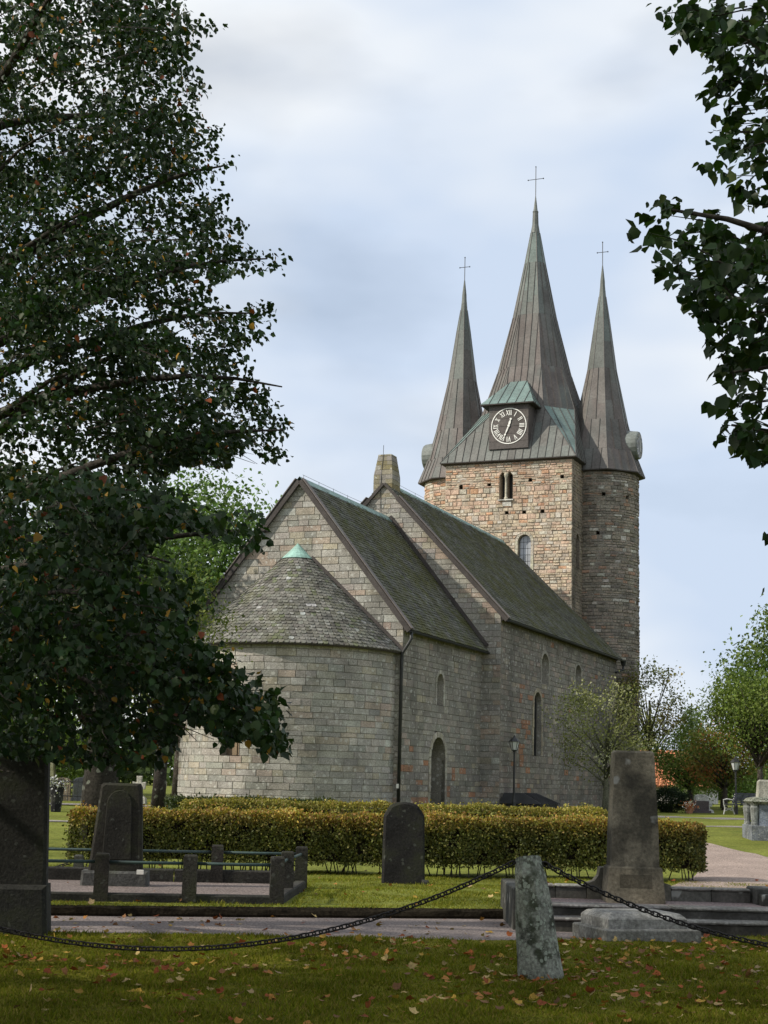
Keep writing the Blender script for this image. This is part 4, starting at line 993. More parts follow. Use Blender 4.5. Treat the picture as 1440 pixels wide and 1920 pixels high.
mb = MB(); mb.add([(1.7, 18.2, .27), (7.6, 18.2, .27), (7.6, 19.4, .27), (1.7, 19.4, .27)], [(0, 1, 2, 3)], (.25, .2, .19)); part('gravel_terrace', mb, M_GRAVEL, mon)
for i, (a, b) in enumerate(((1.62, 2.2), (2.21, 2.58), (3.62, 4.1), (4.11, 4.58))): stepstone(a, b, 19.02, 19.22, .1, .40, 'wall_stone', (.13, .125, .11))
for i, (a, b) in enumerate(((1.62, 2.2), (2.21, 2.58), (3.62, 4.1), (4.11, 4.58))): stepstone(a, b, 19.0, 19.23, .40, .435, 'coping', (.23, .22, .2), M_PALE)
for sg, xa in ((1, 2.59), (-1, 3.61)):        # curved shoulders beside the monument
    pr_ = [(0, 0), (0, .34), (.04, .345), (.12, .37), (.18, .43), (.205, .52), (.215, .53), (.30, .53), (.30, 0)]
    mb = MB(); f = lambda a, b, d: np.array([xa+sg*a*.78, 19.0-d, .12+b]); q = pr_ if sg > 0 else pr_[::-1]
    mb.prism(q, f, -.22, 0, (.16, .15, .12)); part('shoulder_stone', mb, M_MON, mon)
stepstone(4.6, 4.86, 18.75, 19.3, .05, .46, 'end_pier', (.15, .145, .13)); stepstone(4.62, 7.6, 18.55, 18.75, .05, .40, 'wall_stone', (.15, .145, .13))
t = thing('monument', 'tall tapered brown sandstone grave monument blotched with white lichen', 'monument', (3.1, 18.62, .27)); b0 = np.array([3.10, 18.72, .27])
part('base', frust([(-.1, .345, .26), (.02, .345, .26), (.40, .315, .23), (.42, .295, .21)], b0, X_, -NR, (.24, .205, .145)), M_MON, t)
part('shaft', frust([(.42, .285, .20), (.86, .277, .195), (1.76, .236, .16), (1.785, .215, .14)], b0, X_, -NR, (.235, .205, .15)), M_MON, t)
part('base_panel', frust([(.08, .20, .01), (.33, .185, .01)], b0+NR*.238, X_, -NR, (.14, .12, .085)), M_MON, t)
# chain posts and chains
def rough_post(base, h, r, lean, label):
    t = thing('stone_post', label, 'post', tuple(base), 'lichened granite posts that carry the chain')
    mb = MB(); sg = 9; rows = 9; vv = []; ang = [2*pi*k/sg for k in range(sg)]; ph = rng.uniform(0, 6, 4)
    for i in range(rows):
        z = -.08+(h+.08)*i/(rows-1); k = 1.24-.42*(i/(rows-1))**.8 if i < rows-1 else .68
        for a in ang:
            rr = r*k*(1+.07*sin(3*a+ph[0]+z*2)+.05*sin(2*a+ph[1]-z*4)+.03*sin(5*a+z*9+ph[2]))
            sx = 1.0+.12*abs(cos(a)); vv.append((base[0]+rr*sx*cos(a)+lean*z, base[1]+rr*.9*sin(a), base[2]+z+(.02*cos(a+1) if i == rows-1 else 0)))
    ff = [(i*sg+k, i*sg+(k+1) % sg, (i+1)*sg+(k+1) % sg, (i+1)*sg+k) for i in range(rows-1) for k in range(sg)]+[tuple((rows-1)*sg+k for k in range(sg))]
    mb.add(vv, ff, (.21, .22, .185)); part('shaft', mb, M_GRAN, t)
    mb = MB(); top = np.array([base[0]+lean*h*.93, base[1], base[2]+h*.95]); mb.tube([top+np.array([-.13, 0, 0]), top+np.array([.13, 0, 0])], .012, 6); part('chain_bolt', mb, M_IRON, t)
    return top
tp0 = rough_post(np.array([1.44, 13.4, 0.02]), .98, .145, -.13, 'leaning lichen-covered granite post in the front lawn, chain on both sides')
tpl = rough_post(np.array([-4.95, 13.0, 0.02]), .95, .14, .03, 'granite chain post beyond the left edge of the front lawn')
tpr = rough_post(np.array([7.4, 14.3, 0.02]), .95, .14, -.03, 'granite chain post beyond the right edge of the front lawn')
lk = MB(); pts = []
for k in range(13):
    a = 2*pi*k/12; pts.append(np.array([.024*cos(a)+.018*np.sign(cos(a)) if abs(cos(a)) > .01 else 0, .021*sin(a), 0]))
lk.tube(pts, .0075, 5, cap=False); link_me = mesh_from('link', lk, M_IRON, smooth=True)
def chain(p, q, sag, label):
    c = thing('chain', label, 'chain', tuple(p)); n = 400; S_ = np.linspace(0, 1, n)
    C_ = np.array([p+(q-p)*s-ZV*sag*4*s*(1-s) for s in S_]); d = np.concatenate([[0], np.cumsum(np.linalg.norm(np.diff(C_, axis=0), axis=1))])
    m = int(d[-1]/.058)
    for i in range(m):
        s = (i+.5)/m*d[-1]; x = np.array([np.interp(s, d, C_[:, k]) for k in range(3)]); x2 = np.array([np.interp(min(s+.02, d[-1]), d, C_[:, k]) for k in range(3)]); x1 = np.array([np.interp(max(s-.02, 0), d, C_[:, k]) for k in range(3)])
        t_ = Vector(x2-x1); o = bpy.data.objects.new('link', link_me); COL.objects.link(o); o.parent = c
        qn = t_.to_track_quat('X', 'Z'); o.rotation_mode = 'QUATERNION'
        from mathutils import Quaternion
        o.rotation_quaternion = qn @ Quaternion((1, 0, 0), radians(35 if i % 2 else 125)); o.location = x-p
chain(tpl+np.array([.13, 0, 0]), tp0+np.array([-.13, 0, 0]), .76, 'heavy black chain sagging low over the front lawn left of the leaning post')
chain(tp0+np.array([.13, 0, 0]), tpr+np.array([-.13, 0, 0]), .72, 'heavy black chain running down to the right of the leaning post')
# light chain behind the railed plot
def small_chain(p, q, sag, label): chain(np.array(p), np.array(q), sag, label)
gp = thing('chain_post', 'short dark stub post at the lawn edge behind the railed plot', 'post', (-4.35, 22.9, .12)); part('shaft', frust([(-.1, .07, .07), (.30, .06, .06), (.32, .04, .04)], (-4.35, 22.9, .12), X_, -NR, (.06, .06, .055)), M_GRAVE, gp)
small_chain((-6.4, 22.7, .5), (-4.35, 22.88, .38), .28, 'thin chain hanging behind the railed grave plot at the left')
gp = thing('chain_post', 'short dark stub post hidden behind the big left gravestone', 'post', (-6.4, 22.72, .12)); part('shaft', frust([(-.1, .07, .07), (.40, .06, .06), (.42, .04, .04)], (-6.4, 22.72, .12), X_, -NR, (.06, .06, .055)), M_GRAVE, gp)
# blue-grey tomb on the right
b0 = np.array([10.93, 41.0, zlawn(10.9, 41.0)]); t = thing('tomb', 'blue-grey box tomb with corner columns and broken stone stump on top', 'tomb', tuple(b0)); X_, NR = dirs(-4)
part('plinth', frust([(-.1, 1.1, .75), (.34, 1.1, .75), (.355, 1.08, .73)], b0, X_, -NR, (.15, .162, .175)), M_PALE, t)
part('chest', frust([(.355, .88, .62), (.91, .88, .62)], b0, X_, -NR, (.18, .205, .24)), M_PALE, t)
for sx in (-1, 1):
    for sy in (-1, 1):
        c = b0+X_*sx*.99+NR*sy*.55; part('column', MB().lathe([(.10, .355), (.10, .41), (.085, .44), (.12, .81), (.10, .86), (.13, .91)], tuple(c), 10, (.2, .21, .2)), M_PALE, t)
part('cap', frust([(.91, 1.02, .68), (.97, 1.08, .74), (1.05, 1.0, .66), (1.09, .8, .5)], b0, X_, -NR, (.19, .19, .15)), M_GRAN, t)
part('stump', frust([(1.08, .24, .22), (1.49, .205, .19), (1.54, .16, .14)], b0+X_*-.58, X_, -NR, (.30, .29, .24)), M_PALE, t)
# lamp posts
def lamp(label, x, y, h, group='lantern lamp posts in the churchyard'):
    b0 = np.array([x, y, zlawn(x, y)]); t = thing('lamp_post', label, 'lamp post', tuple(b0), group)
    part('pole', MB().lathe([(.085, -.1), (.085, .35), (.06, .45), (.042, .6), (.036, h-.62), (.06, h-.6), (.06, h-.56)], tuple(b0), 10), M_DARKMETAL, t, smooth=False)
    la = part('lantern', MB().lathe([(.10, h-.56), (.12, h-.54), (.10, h-.52)], tuple(b0), 6), M_DARKMETAL, t)
    part('glass', MB().lathe([(.11, h-.52), (.2, h-.2)], tuple(b0), 6), M_LAMPGLASS, la)
    mb = MB()
    for k in range(6):
        a = k*pi/3; mb.tube([b0+np.array([.115*cos(a), .115*sin(a), h-.53]), b0+np.array([.206*cos(a), .206*sin(a), h-.19])], .011, 4)
    part('lantern_frame', mb, M_DARKMETAL, la)
    part('lantern_roof', MB().lathe([(.245, h-.2), (.23, h-.18), (.12, h-.06), (.06, h-.03), (.03, h+.03), (.012, h+.08)], tuple(b0), 6, (.3, .3, .3)), M_DARKMETAL, la)
lamp('lantern lamp post in front of the church wall beside the tall window', 5.55, 62.5, 2.95)
lamp('lantern lamp post by the benches on the right under the trees', 15.72, 67.6, 2.45)
lamp('farthest, smallest lamp post beyond the benches', 27.2, 115., 2.4)
# benches
def bench(x, y, deg, label):
    X2, N2 = dirs(deg); b0 = np.array([x, y, zlawn(x, y)]); t = thing('park_bench', label, 'bench', tuple(b0), 'dark benches with white iron ends under the right-hand trees')
    for sx in (-1, 1):
        c = b0+X2*sx*.8; mb = MB()
        mb.tube([c+N2*.28-ZV*.02, c+N2*.2+ZV*.25, c+N2*.25+ZV*.42, c+N2*.28+ZV*.62, c+N2*.1+ZV*.66, c-N2*.2+ZV*.62], .028, 5)
        mb.tube([c-N2*.3-ZV*.02, c-N2*.18+ZV*.25, c-N2*.2+ZV*.45, c-N2*.33+ZV*.88], .028, 5); mb.tube([c+N2*.25+ZV*.4, c-N2*.2+ZV*.4], .025, 5); mb.tube([c+N2*.2+ZV*.15, c-N2*.2+ZV*.3], .02, 5); mb.tube([c-N2*.2+ZV*.15, c+N2*.2+ZV*.3], .02, 5)
        part('iron_end', mb, M_WHITE, t)
    for k in range(5): c = b0+N2*(.22-.1*k)+ZV*.44; part('seat_slat', frust([(0, .85, .04), (.03, .85, .04)], c, X2, -N2, (.03, .035, .05)), M_WOOD, t)
    for k in range(5): c = b0-N2*(.21+.027*k)+ZV*(.5+.09*k); part('back_slat', frust([(0, .85, .014), (.07, .85, .014)], c, X2, -N2, (.03, .035, .05)), M_WOOD, t)
bench(15.6, 66.4, -68, 'left one of two dark benches with white iron armrests')
bench(17.0, 67.4, -62, 'right one of two dark benches with white iron armrests')
# far gravestones
def cross_stone(x, y, h, w, label, col, group=None, deg=0):
    b0 = np.array([x, y, zlawn(x, y)]); X2, N2 = dirs(deg); t = thing('cross_gravestone', label, 'gravestone', tuple(b0), group)
    a = w*.16
    ol = [(-a*1.3, h*.3), (-a, h*.58), (-w*.42, h*.55), (-w*.46, h*.80), (-a, h*.77), (-a*1.2, h), (a*1.2, h), (a, h*.77), (w*.46, h*.80), (w*.42, h*.55), (a, h*.58), (a*1.3, h*.3)]
    part('cross', slab_shape(ol, b0, .16, X2, N2, col, bev=.02), M_PALE, t)
    part('foot', frust([(-.1, w*.55, .25), (h*.22, w*.5, .2), (h*.31, w*.3, .14)], b0, X2, -N2, col), M_PALE, t)
cross_stone(-8.45, 55.0, 1.0, .52, 'left of two pale stone crosses standing side by side left of the apse', (.42, .40, .34))
cross_stone(-7.75, 55.3, 1.0, .52, 'right of two pale stone crosses standing side by side left of the apse', (.42, .40, .34))
cross_stone(15.0, 70.0, .6, .45, 'white stone cross under the trees on the right', (.6, .6, .56))
def headstone(x, y, w, h, label, col, deg=0, m=M_PALE, top=.12, grp=None):
    b0 = np.array([x, y, zlawn(x, y)]); X2, N2 = dirs(deg); t = thing('gravestone', label, 'gravestone', tuple(b0), grp)
    ol = [(-w/2, .08), (-w/2, h-top)]+[(-w/2*cos(a), h-top+top*sin(a)) for a in np.linspace(0, pi, 7)[1:-1]]+[(w/2, h-top), (w/2, .08)]
    part('slab', slab_shape(ol, b0, .18, X2, N2, col, bev=.02), m, t); part('plinth', frust([(-.1, w*.6, .2), (.12, w*.58, .18)], b0, X2, -N2, col), m, t)
headstone(14.35, 69.0, .95, .55, 'wide dark low gravestone left of the white cross', (.10, .085, .085), m=M_GRAVE, top=.02)
headstone(15.55, 74.0, .7, .8, 'white gravestone behind the white stone cross', (.58, .57, .54))
headstone(-13.6, 59.0, .6, .95, 'mossy headstone left of the obelisk in the far left churchyard', (.17, .17, .12))
headstone(-11.9, 58.6, .62, .85, 'brown headstone right of the obelisk in the far left churchyard', (.24, .19, .13))
headstone(-11.0, 58.0, .72, .88, 'dark round-topped headstone by the pale trunk at the far left', (.06, .065, .07), m=M_GRAVE)
b0 = np.array([-12.75, 60.0, zlawn(-12.7, 60)]); t = thing('obelisk', 'mossy stone obelisk in the far left churchyard', 'obelisk', tuple(b0)); X2, N2 = dirs(0)
part('plinth', frust([(-.1, .36, .36), (.75, .33, .33), (.8, .28, .28)], b0, X2, -N2, (.20, .20, .11)), M_PALE, t); part('shaft', frust([(.8, .24, .24), (1.35, .18, .18), (1.4, .10, .1), (2.3, .07, .07), (2.4, .02, .02)], b0, X2, -N2, (.22, .22, .12)), M_PALE, t)
t = thing('iron_fence', 'low black iron grave fence at the far left', 'fence', (-12.0, 56.5, zlawn(-12, 56.5)))
for z in (.2, .72): part('rail', MB().tube([(-13.0, 56.5, .62+z), (-10.6, 56.6, .62+z)], .018, 4), M_DARKMETAL, t)
for k in range(15): x = -13+2.4*k/14; part('bar', MB().tube([(x, 56.5+.1*k/14, .55), (x, 56.5+.1*k/14, 1.45)], .014, 4), M_DARKMETAL, t)

# ------------------------------------------------------------------ vegetation
def unit(a): return a/(np.linalg.norm(a, axis=-1, keepdims=True)+1e-9)
LEAF6 = np.array([(0, 0, 0), (-.40, .10, .07), (-.43, .52, .10), (0, 1.06, -.10), (.43, .52, .10), (.40, .10, .07)]); LEAF6F = [(0, 1, 2, 3), (0, 3, 4, 5)]
QUAD = np.array([(0, 0, 0), (-.32, .5, .06), (0, 1, 0), (.32, .5, .06)]); QUADF = [(0, 1, 2, 3)]
def leaf_verts(P, size, d, nrm, tmpl):
    d = unit(d); nrm = unit(nrm-d*np.sum(d*nrm, -1, keepdims=True)); s = np.cross(d, nrm)
    T = tmpl[None]*size[:, None, None]
    return P[:, None]+s[:, None]*T[..., 0:1]+d[:, None]*T[..., 1:2]+nrm[:, None]*T[..., 2:3]
def inside(poly, x, y):
    poly = np.array(poly, float); r = np.zeros(len(x), bool); j = len(poly)-1
    for i in range(len(poly)):
        xi, yi = poly[i]; xj, yj = poly[j]
        c = ((yi > y) != (yj > y)) & (x < (xj-xi)*(y-yi)/(yj-yi+1e-12)+xi); r ^= c; j = i
    return r
def pxs(P):
    d = P-CO; z = d @ FW; return 720+F*(d @ RT)/z, 960-F*(d @ UP)/z
def near_tree(name, label, base, trunk_r, trunk_h, tips, limbs, per, leaf, poly, colf, nown, spread=.105, base_len=(.6, 1.2), droop=.16, szf=None):
    base = np.array(base, float); t = thing(name, label, 'tree', tuple(base))
    mb = MB(); ph = rng.uniform(0, 6)
    pts = [base+np.array([.12*sin(z*.4+ph), .1*cos(z*.33+ph), z-.1]) for z in np.linspace(0, trunk_h, 14)]
    mb.tube(pts, [trunk_r*(1.25 if i == 0 else 1-.8*i/13) for i in range(14)], 12, (.07, .062, .05)); tr = part('trunk', mb, M_BARK, t, smooth=True)
    mb = MB()
    for q in limbs:
        q = np.asarray(q); z0 = np.clip(q[2]-rng.uniform(.3, 2.0), 1.9, trunk_h*.9); a = base+np.array([.1*sin(z0*.4+ph), .1*cos(z0*.33+ph), z0]); L_ = np.linalg.norm(q-a)
        pts = [a+(q-a)*s+ZV*(.10*L_*sin(pi*s)*(1 if q[2] > a[2] else .6))+np.array([.05*sin(7*s+q[0]*5), .05*cos(6*s+q[2]*3), .04*sin(9*s)]) for s in np.linspace(0, 1, 10)]
        mb.tube(pts, [max(.008, .075*min(1, L_/4)*(1-s)**.8+.006) for s in np.linspace(0, 1, 10)], 6, (.05, .045, .038))
    part('limbs', mb, M_BARK, t, smooth=True, kind='stuff')
    n = len(tips); T = np.array(tips); ax = base[None]+np.stack([np.zeros(n), np.zeros(n), np.clip(T[:, 2]-base[2]-rng.uniform(-.6, 1.2, n), 1.5, trunk_h)], 1)
    dr = unit(ax-T); B = T+dr*rng.uniform(*base_len, n)[:, None]+rng.normal(0, .15, (n, 3))
    mb = MB(); 
    tin = np.ones(n, bool)
    if poly is not None:
        for Q in (T, B, (T+B)/2):
            x, y = pxs(Q); infr = (x > -5) & (x < 1445) & (y > -5) & (y < 1925); tin &= ~infr | inside(poly, x, y)
    for k in range(n):
        if tin[k] and rng.uniform() < .75: e_ = B[k]+(T[k]-B[k])*.8-ZV*droop*.64; m_ = (e_+B[k])/2+ZV*.04+rng.normal(0, .04, 3); mb.tube([B[k], m_, e_], [.008, .006, .0025], 3, (.045, .04, .034), cap=False)
    part('twigs', mb, M_BARK, t, kind='stuff')
    s = rng.uniform(0, 1, (n, per))**.8; s = s[..., None]; dro = np.concatenate([np.zeros((n, per, 2)), -droop*s**2], 2)
    P = (B[:, None]*(1-s)+T[:, None]*s+rng.normal(0, 1, (n, per, 3))*spread*(1.15-.7*s)+dro).reshape(-1, 3); tw = np.repeat(unit(T-B), per, 0)
    if poly is not None:
        x, y = pxs(P); infr = (x > -5) & (x < 1445) & (y > -5) & (y < 1925)
        keep = ~infr | inside(poly, x+rng.normal(0, 4, len(x)), y+rng.normal(0, 4, len(x))); P, tw = P[keep], tw[keep]
    m = len(P); d = tw*.5+rng.normal(0, .55, (m, 3))+np.array([0, 0, -.75]); nr = rng.normal(0, .55, (m, 3))+np.array([0, 0, .8]); sz = leaf*rng.uniform(.5, 1.25, m)*(1 if szf is None else szf(P))
    V = leaf_verts(P, sz, d, nr, LEAF6); C_ = colf(m, P)
    a = np.zeros(m)
    if nown:
        x, y = pxs(V.reshape(-1, 3)); x = x.reshape(m, 6); y = y.reshape(m, 6); A = .5*np.abs(np.sum(x*np.roll(y, -1, 1)-y*np.roll(x, -1, 1), 1)); dist = np.linalg.norm(P-CO, axis=1)
        ok = (x.min(1) > 0) & (x.max(1) < 1440) & (y.min(1) > 0); a = A*ok
        own = np.argsort(-a)[:nown]
    else: own = []
    mk = np.ones(m, bool); mk[own] = False
    crown = link('crown', np_mesh('crown', V[mk], LEAF6F, C_[mk], M_LEAF, base), t, kind='stuff')
    for i in own:
        link('leaf', np_mesh('leaf', V[i:i+1], LEAF6F, C_[i:i+1], M_LEAF, base), crown)
    return t
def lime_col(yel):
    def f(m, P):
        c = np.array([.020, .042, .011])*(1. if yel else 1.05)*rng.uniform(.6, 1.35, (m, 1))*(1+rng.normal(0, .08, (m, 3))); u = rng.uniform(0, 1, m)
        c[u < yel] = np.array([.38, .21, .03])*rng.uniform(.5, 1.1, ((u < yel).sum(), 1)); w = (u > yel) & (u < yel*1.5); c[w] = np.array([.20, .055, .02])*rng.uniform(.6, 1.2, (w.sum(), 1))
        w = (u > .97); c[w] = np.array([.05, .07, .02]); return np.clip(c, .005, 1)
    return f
LPOLY = [(350, -300), (345, 0), (420, 25), (428, 58), (350, 62), (390, 95), (335, 112), (372, 130), (398, 168), (375, 200), (424, 235), (405, 270), (458, 305), (395, 322), (445, 370), (400, 390), (484, 408), (430, 440), (470, 462), (548, 478), (525, 508), (440, 508), (398, 530), (402, 570), (445, 590), (480, 560), (520, 558), (522, 600), (492, 642), (440, 652), (480, 685), (538, 722), (500, 742), (552, 785), (557, 850), (510, 868), (470, 835), (440, 850), (415, 880), (395, 868), (330, 868), (290, 905), (340, 925), (420, 955), (490, 955), (526, 1030), (482, 1042), (420, 1005), (330, 978), (285, 1020), (350, 1075), (378, 1120), (350, 1160), (392, 1195), (440, 1210), (482, 1262), (530, 1285), (540, 1345), (570, 1388), (505, 1420), (488, 1392), (440, 1375), (425, 1402), (400, 1368), (350, 1345), (335, 1370), (318, 1420), (290, 1436), (262, 1428), (230, 1440), (195, 1425), (150, 1438), (120, 1415), (60, 1425), (0, 1410), (-800, 1400), (-800, -300)]
def sample_tips(poly, n, box, Df, dmin=0):
    out_ = []
    while len(out_) < n:
        x = rng.uniform(box[0], box[2], 4*n); y = rng.uniform(box[1], box[3], 4*n); k = inside(poly, x, y)
        if dmin: k &= (np.sin(x*.031+2*np.sin(y*.017))*np.sin(y*.027+1.5*np.sin(x*.02)) < .28)
        for a, b in zip(x[k], y[k]): out_.append(at(a, b, Df(a, b)))
    return out_[:n]
LB = (-5.3, 16.6, 0.03)
tips = sample_tips(LPOLY, 560, (0, -20, 570, 905), lambda x, y: rng.uniform(13.8, 19.5), True)
tips += sample_tips(LPOLY, 275, (0, 880, 575, 1425), lambda x, y: rng.uniform(10.6, 15.5), True)
edge = [p for p in LPOLY if 0 < p[1] < 1430 and p[0] > 300]
for x, y in edge: tips += [at(x-6+rng.normal(0, 5), y+rng.normal(0, 6), (rng.uniform(14.5, 18) if y < 900 else rng.uniform(10.8, 13))) for _ in range(2)]
outer = [np.array([LB[0]+r*cos(a), LB[1]+r*sin(a), z]) for r, a, z in zip(rng.uniform(1.5, 5.0, 330), rng.uniform(0, 2*pi, 330), rng.uniform(3.5, 15.5, 330))]
outer = [q for q in outer if not (-5 < px(q)[0] < 1445 and px(q)[1] > -5)]; tips += outer
LIMBPX = [(380, 230, 17), (430, 310, 16), (200, 400, 15.5), (500, 490, 16), (300, 640, 15), (480, 590, 17), (520, 730, 15), (520, 810, 14.5), (150, 870, 14), (495, 1000, 13.5), (330, 1060, 13), (300, 1210, 12.2), (500, 1350, 11.5), (420, 1290, 12), (230, 1330, 11.5), (180, 700, 15), (90, 250, 16), (120, 520, 16), (160, 1120, 12.5)]
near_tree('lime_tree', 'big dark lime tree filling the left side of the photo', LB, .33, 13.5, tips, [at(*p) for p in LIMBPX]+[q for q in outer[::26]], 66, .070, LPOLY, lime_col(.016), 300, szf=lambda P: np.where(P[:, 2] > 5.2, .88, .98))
RPOLY = [(1215, -300), (1212, 8), (1235, 28), (1250, 5), (1252, 45), (1275, 22), (1266, 80), (1300, 62), (1312, 92), (1335, 128), (1298, 172), (1332, 190), (1318, 240), (1345, 252), (1296, 304), (1330, 322), (1372, 368), (1400, 392), (1440, 372), (1440, 420), (1385, 440), (1360, 412), (1340, 386), (1300, 402), (1270, 372), (1240, 362), (1205, 382), (1174, 412), (1180, 452), (1204, 484), (1228, 474), (1226, 528), (1276, 536), (1272, 562), (1300, 592), (1312, 606), (1308, 652), (1338, 662), (1348, 625), (1368, 642), (1342, 692), (1362, 735), (1324, 756), (1338, 800), (1346, 838), (1378, 830), (1405, 852), (1440, 892), (1500, 900), (1500, 960), (1425, 978), (1422, 1000), (1440, 1015), (1422, 1075), (1440, 1110), (2600, 1110), (2600, -300)]
RB = (5.6, 9.9, .03)
tips = sample_tips(RPOLY, 78, (1170, -20, 1460, 900), lambda x, y: rng.uniform(8.8, 10.6))
for x, y in [p for p in RPOLY if 0 < p[1] < 900 and p[0] < 1420]: tips.append(at(x+6, y+rng.normal(0, 4), rng.uniform(9.0, 10.2)))
tips += [at(1432, 1000, 9.5), at(1436, 1090, 9.6)]
outer = [np.array([RB[0]+r*cos(a), RB[1]+r*sin(a), z]) for r, a, z in zip(rng.uniform(1., 3.6, 330), rng.uniform(0, 2*pi, 330), rng.uniform(3.2, 11, 330))]
outer = [q for q in outer if not (-5 < px(q)[0] < 1445 and px(q)[1] > -5) and q[1] > 6.5]; tips += outer
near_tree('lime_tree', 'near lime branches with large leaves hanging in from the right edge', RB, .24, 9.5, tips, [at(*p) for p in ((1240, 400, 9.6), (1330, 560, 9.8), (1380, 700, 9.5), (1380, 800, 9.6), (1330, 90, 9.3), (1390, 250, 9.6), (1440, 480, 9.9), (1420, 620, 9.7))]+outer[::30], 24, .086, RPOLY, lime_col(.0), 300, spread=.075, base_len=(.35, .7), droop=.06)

def far_tree(name, label, base, h, trunk_h, rx, rz, zc, nclump, per, leaf, col, var=.25, trunk_r=.15, tone=None, csz=.22, lean=(0, 0), shape=None, group=None, tcol=(.07, .06, .05), limbs=True, cat='tree', flat=1.):
    base = np.array(base, float); t = thing(name, label, cat, tuple(base), group); C_ = []
    while len(C_) < nclump:
        p = rng.normal(0, 1, 3); p = p/np.linalg.norm(p)*rng.uniform(.25, 1.)**.45
        k = 1. if shape is None else shape((p[2]+1)/2)
        C_.append(base+np.array([p[0]*rx*k+lean[0]*(p[2]+1)/2, p[1]*rx*k, zc+p[2]*rz]))
    C_ = np.array(C_)
    mb = MB(); mb.tube([base+np.array([.05*sin(3*s), 0, s*trunk_h-.1]) for s in np.linspace(0, 1, 6)], [trunk_r*(1.2-.8*s) for s in np.linspace(0, 1, 6)], 8, tcol); part('trunk', mb, M_BARK, t, smooth=True)
    if limbs:
        mb = MB()
        for q in C_[::max(1, nclump//26)]:
            a = base+ZV*min(trunk_h*.95, max(trunk_h*.35, (q[2]-base[2])*.55)); m_ = (a+q)/2+ZV*.2*rng.uniform(-.5, 1); mb.tube([a, m_, q], [trunk_r*.4, trunk_r*.2, .012], 5, tcol)
        part('limbs', mb, M_BARK, t, smooth=True, kind='stuff')
    n = nclump*per; cs = rx*csz
    tn = rng.uniform(.65, 1.35, nclump); pal = np.array(col); ci = rng.integers(0, len(pal), nclump)
    P = np.repeat(C_, per, 0)+rng.normal(0, 1, (n, 3))*np.array([cs, cs, cs*.7*flat])
    d = rng.normal(0, .7, (n, 3))+np.array([0, 0, -.4]); nr = rng.normal(0, .6, (n, 3))+np.array([0, 0, .7])
    c = pal[np.repeat(ci, per)]*np.repeat(tn, per)[:, None]*rng.uniform(1-var, 1+var, (n, 1))
    if tone is not None: c = tone(P, c)
    link('crown', np_mesh('crown', leaf_verts(P, leaf*rng.uniform(.6, 1.3, n), d, nr, QUAD), QUADF, np.clip(c, .004, 1), M_BGLEAF, base), t, kind='stuff')
    return t
G1 = [(.085, .14, .03), (.07, .12, .028), (.11, .16, .04)]
def gz1(x, y): return zlawn(x, y)
far_tree('tree', 'bright green leafy tree rising behind the left gable slope', (-9.6, 75, gz1(-9.6, 75)), 17, 11, 4.3, 6.0, 10.0, 150, 150, .26, [(.10, .17, .045), (.08, .14, .035), (.13, .19, .06)], trunk_r=.3)
far_tree('tree', 'slender yellowish tree beside the apse, partly behind the dark lime', (-7.05, 50, gz1(-7, 50)), 8.5, 6, 1.9, 2.7, 5.2, 60, 110, .13, [(.13, .15, .035), (.10, .13, .03)], trunk_r=.2, tcol=(.035, .03, .026))
far_tree('tree', 'dark tree with broad trunk standing behind the tall tapered gravestone', (-5.75, 32, gz1(-5.75, 32)), 9, 6, 1.7, 2.4, 5.0, 70, 120, .12, [(.035, .06, .02), (.045, .075, .022)], trunk_r=.36, tcol=(.03, .027, .022))
far_tree('tree', 'tree with thick pale grey trunk at the far left', (-10.9, 60, gz1(-10.9, 60)), 12, 6, 3.6, 4.0, 8.2, 90, 120, .22, G1, trunk_r=.36, tcol=(.19, .18, .16))
far_tree('tree', 'sunlit leafy bush-like tree behind the far left graves', (-15.5, 70, gz1(-15, 70)), 7, 3, 3.4, 2.6, 2.9, 70, 120, .2, [(.14, .20, .04), (.10, .16, .03)], trunk_r=.2)
far_tree('tree', 'dark broad tree at the far left behind the big gravestone', (-21, 80, gz1(-21, 80)), 14, 8, 6, 5.5, 8, 110, 130, .3, G1, trunk_r=.35)
far_tree('fruit_tree', 'small lichen-grey fruit tree with sparse crown in front of the nave wall', (9.75, 66, gz1(9.75, 66)), 5.5, 2.6, 2.25, 2.0, 3.5, 105, 55, .11, [(.23, .24, .09), (.33, .33, .2), (.17, .18, .065)], trunk_r=.13, csz=.15, tcol=(.12, .12, .085))
far_tree('tree', 'thin bronze-green tree just right of the round turret', (15.2, 86, gz1(15, 86)), 8, 6, 2.2, 2.4, 5.6, 60, 60, .16, [(.17, .18, .055), (.22, .17, .06), (.13, .15, .04)], trunk_r=.14, csz=.17)
far_tree('larch_tree', 'pale feathery pointed tree in the gap right of the church', (20.0, 98, gz1(20, 98)), 7, 6.5, 1.9, 3.4, 3.6, 90, 60, .16, [(.26, .33, .14), (.22, .29, .12)], trunk_r=.1, csz=.16, shape=lambda s: 1.25*(1.04-s))
far_tree('rowan_tree', 'rust-tinged rowan tree beside the right lamp post', (18.0, 80, gz1(18, 80)), 5, 3.2, 1.9, 1.5, 2.7, 70, 90, .14, [(.22, .18, .05), (.34, .14, .05), (.16, .20, .045), (.18, .20, .05)], trunk_r=.14)
far_tree('tree', 'mid green tree behind the white cross', (17.0, 84, gz1(17, 84)), 5, 3., 1.9, 1.5, 2.6, 70, 100, .14, [(.14, .21, .05), (.18, .22, .05), (.13, .18, .04)], trunk_r=.16)
far_tree('tree', 'low green tree between the red roof and the pale feathery tree', (20.6, 92, gz1(20.6, 92)), 4.5, 3, 2.4, 1.4, 2.2, 70, 100, .15, [(.16, .23, .05), (.13, .19, .04)], trunk_r=.15)
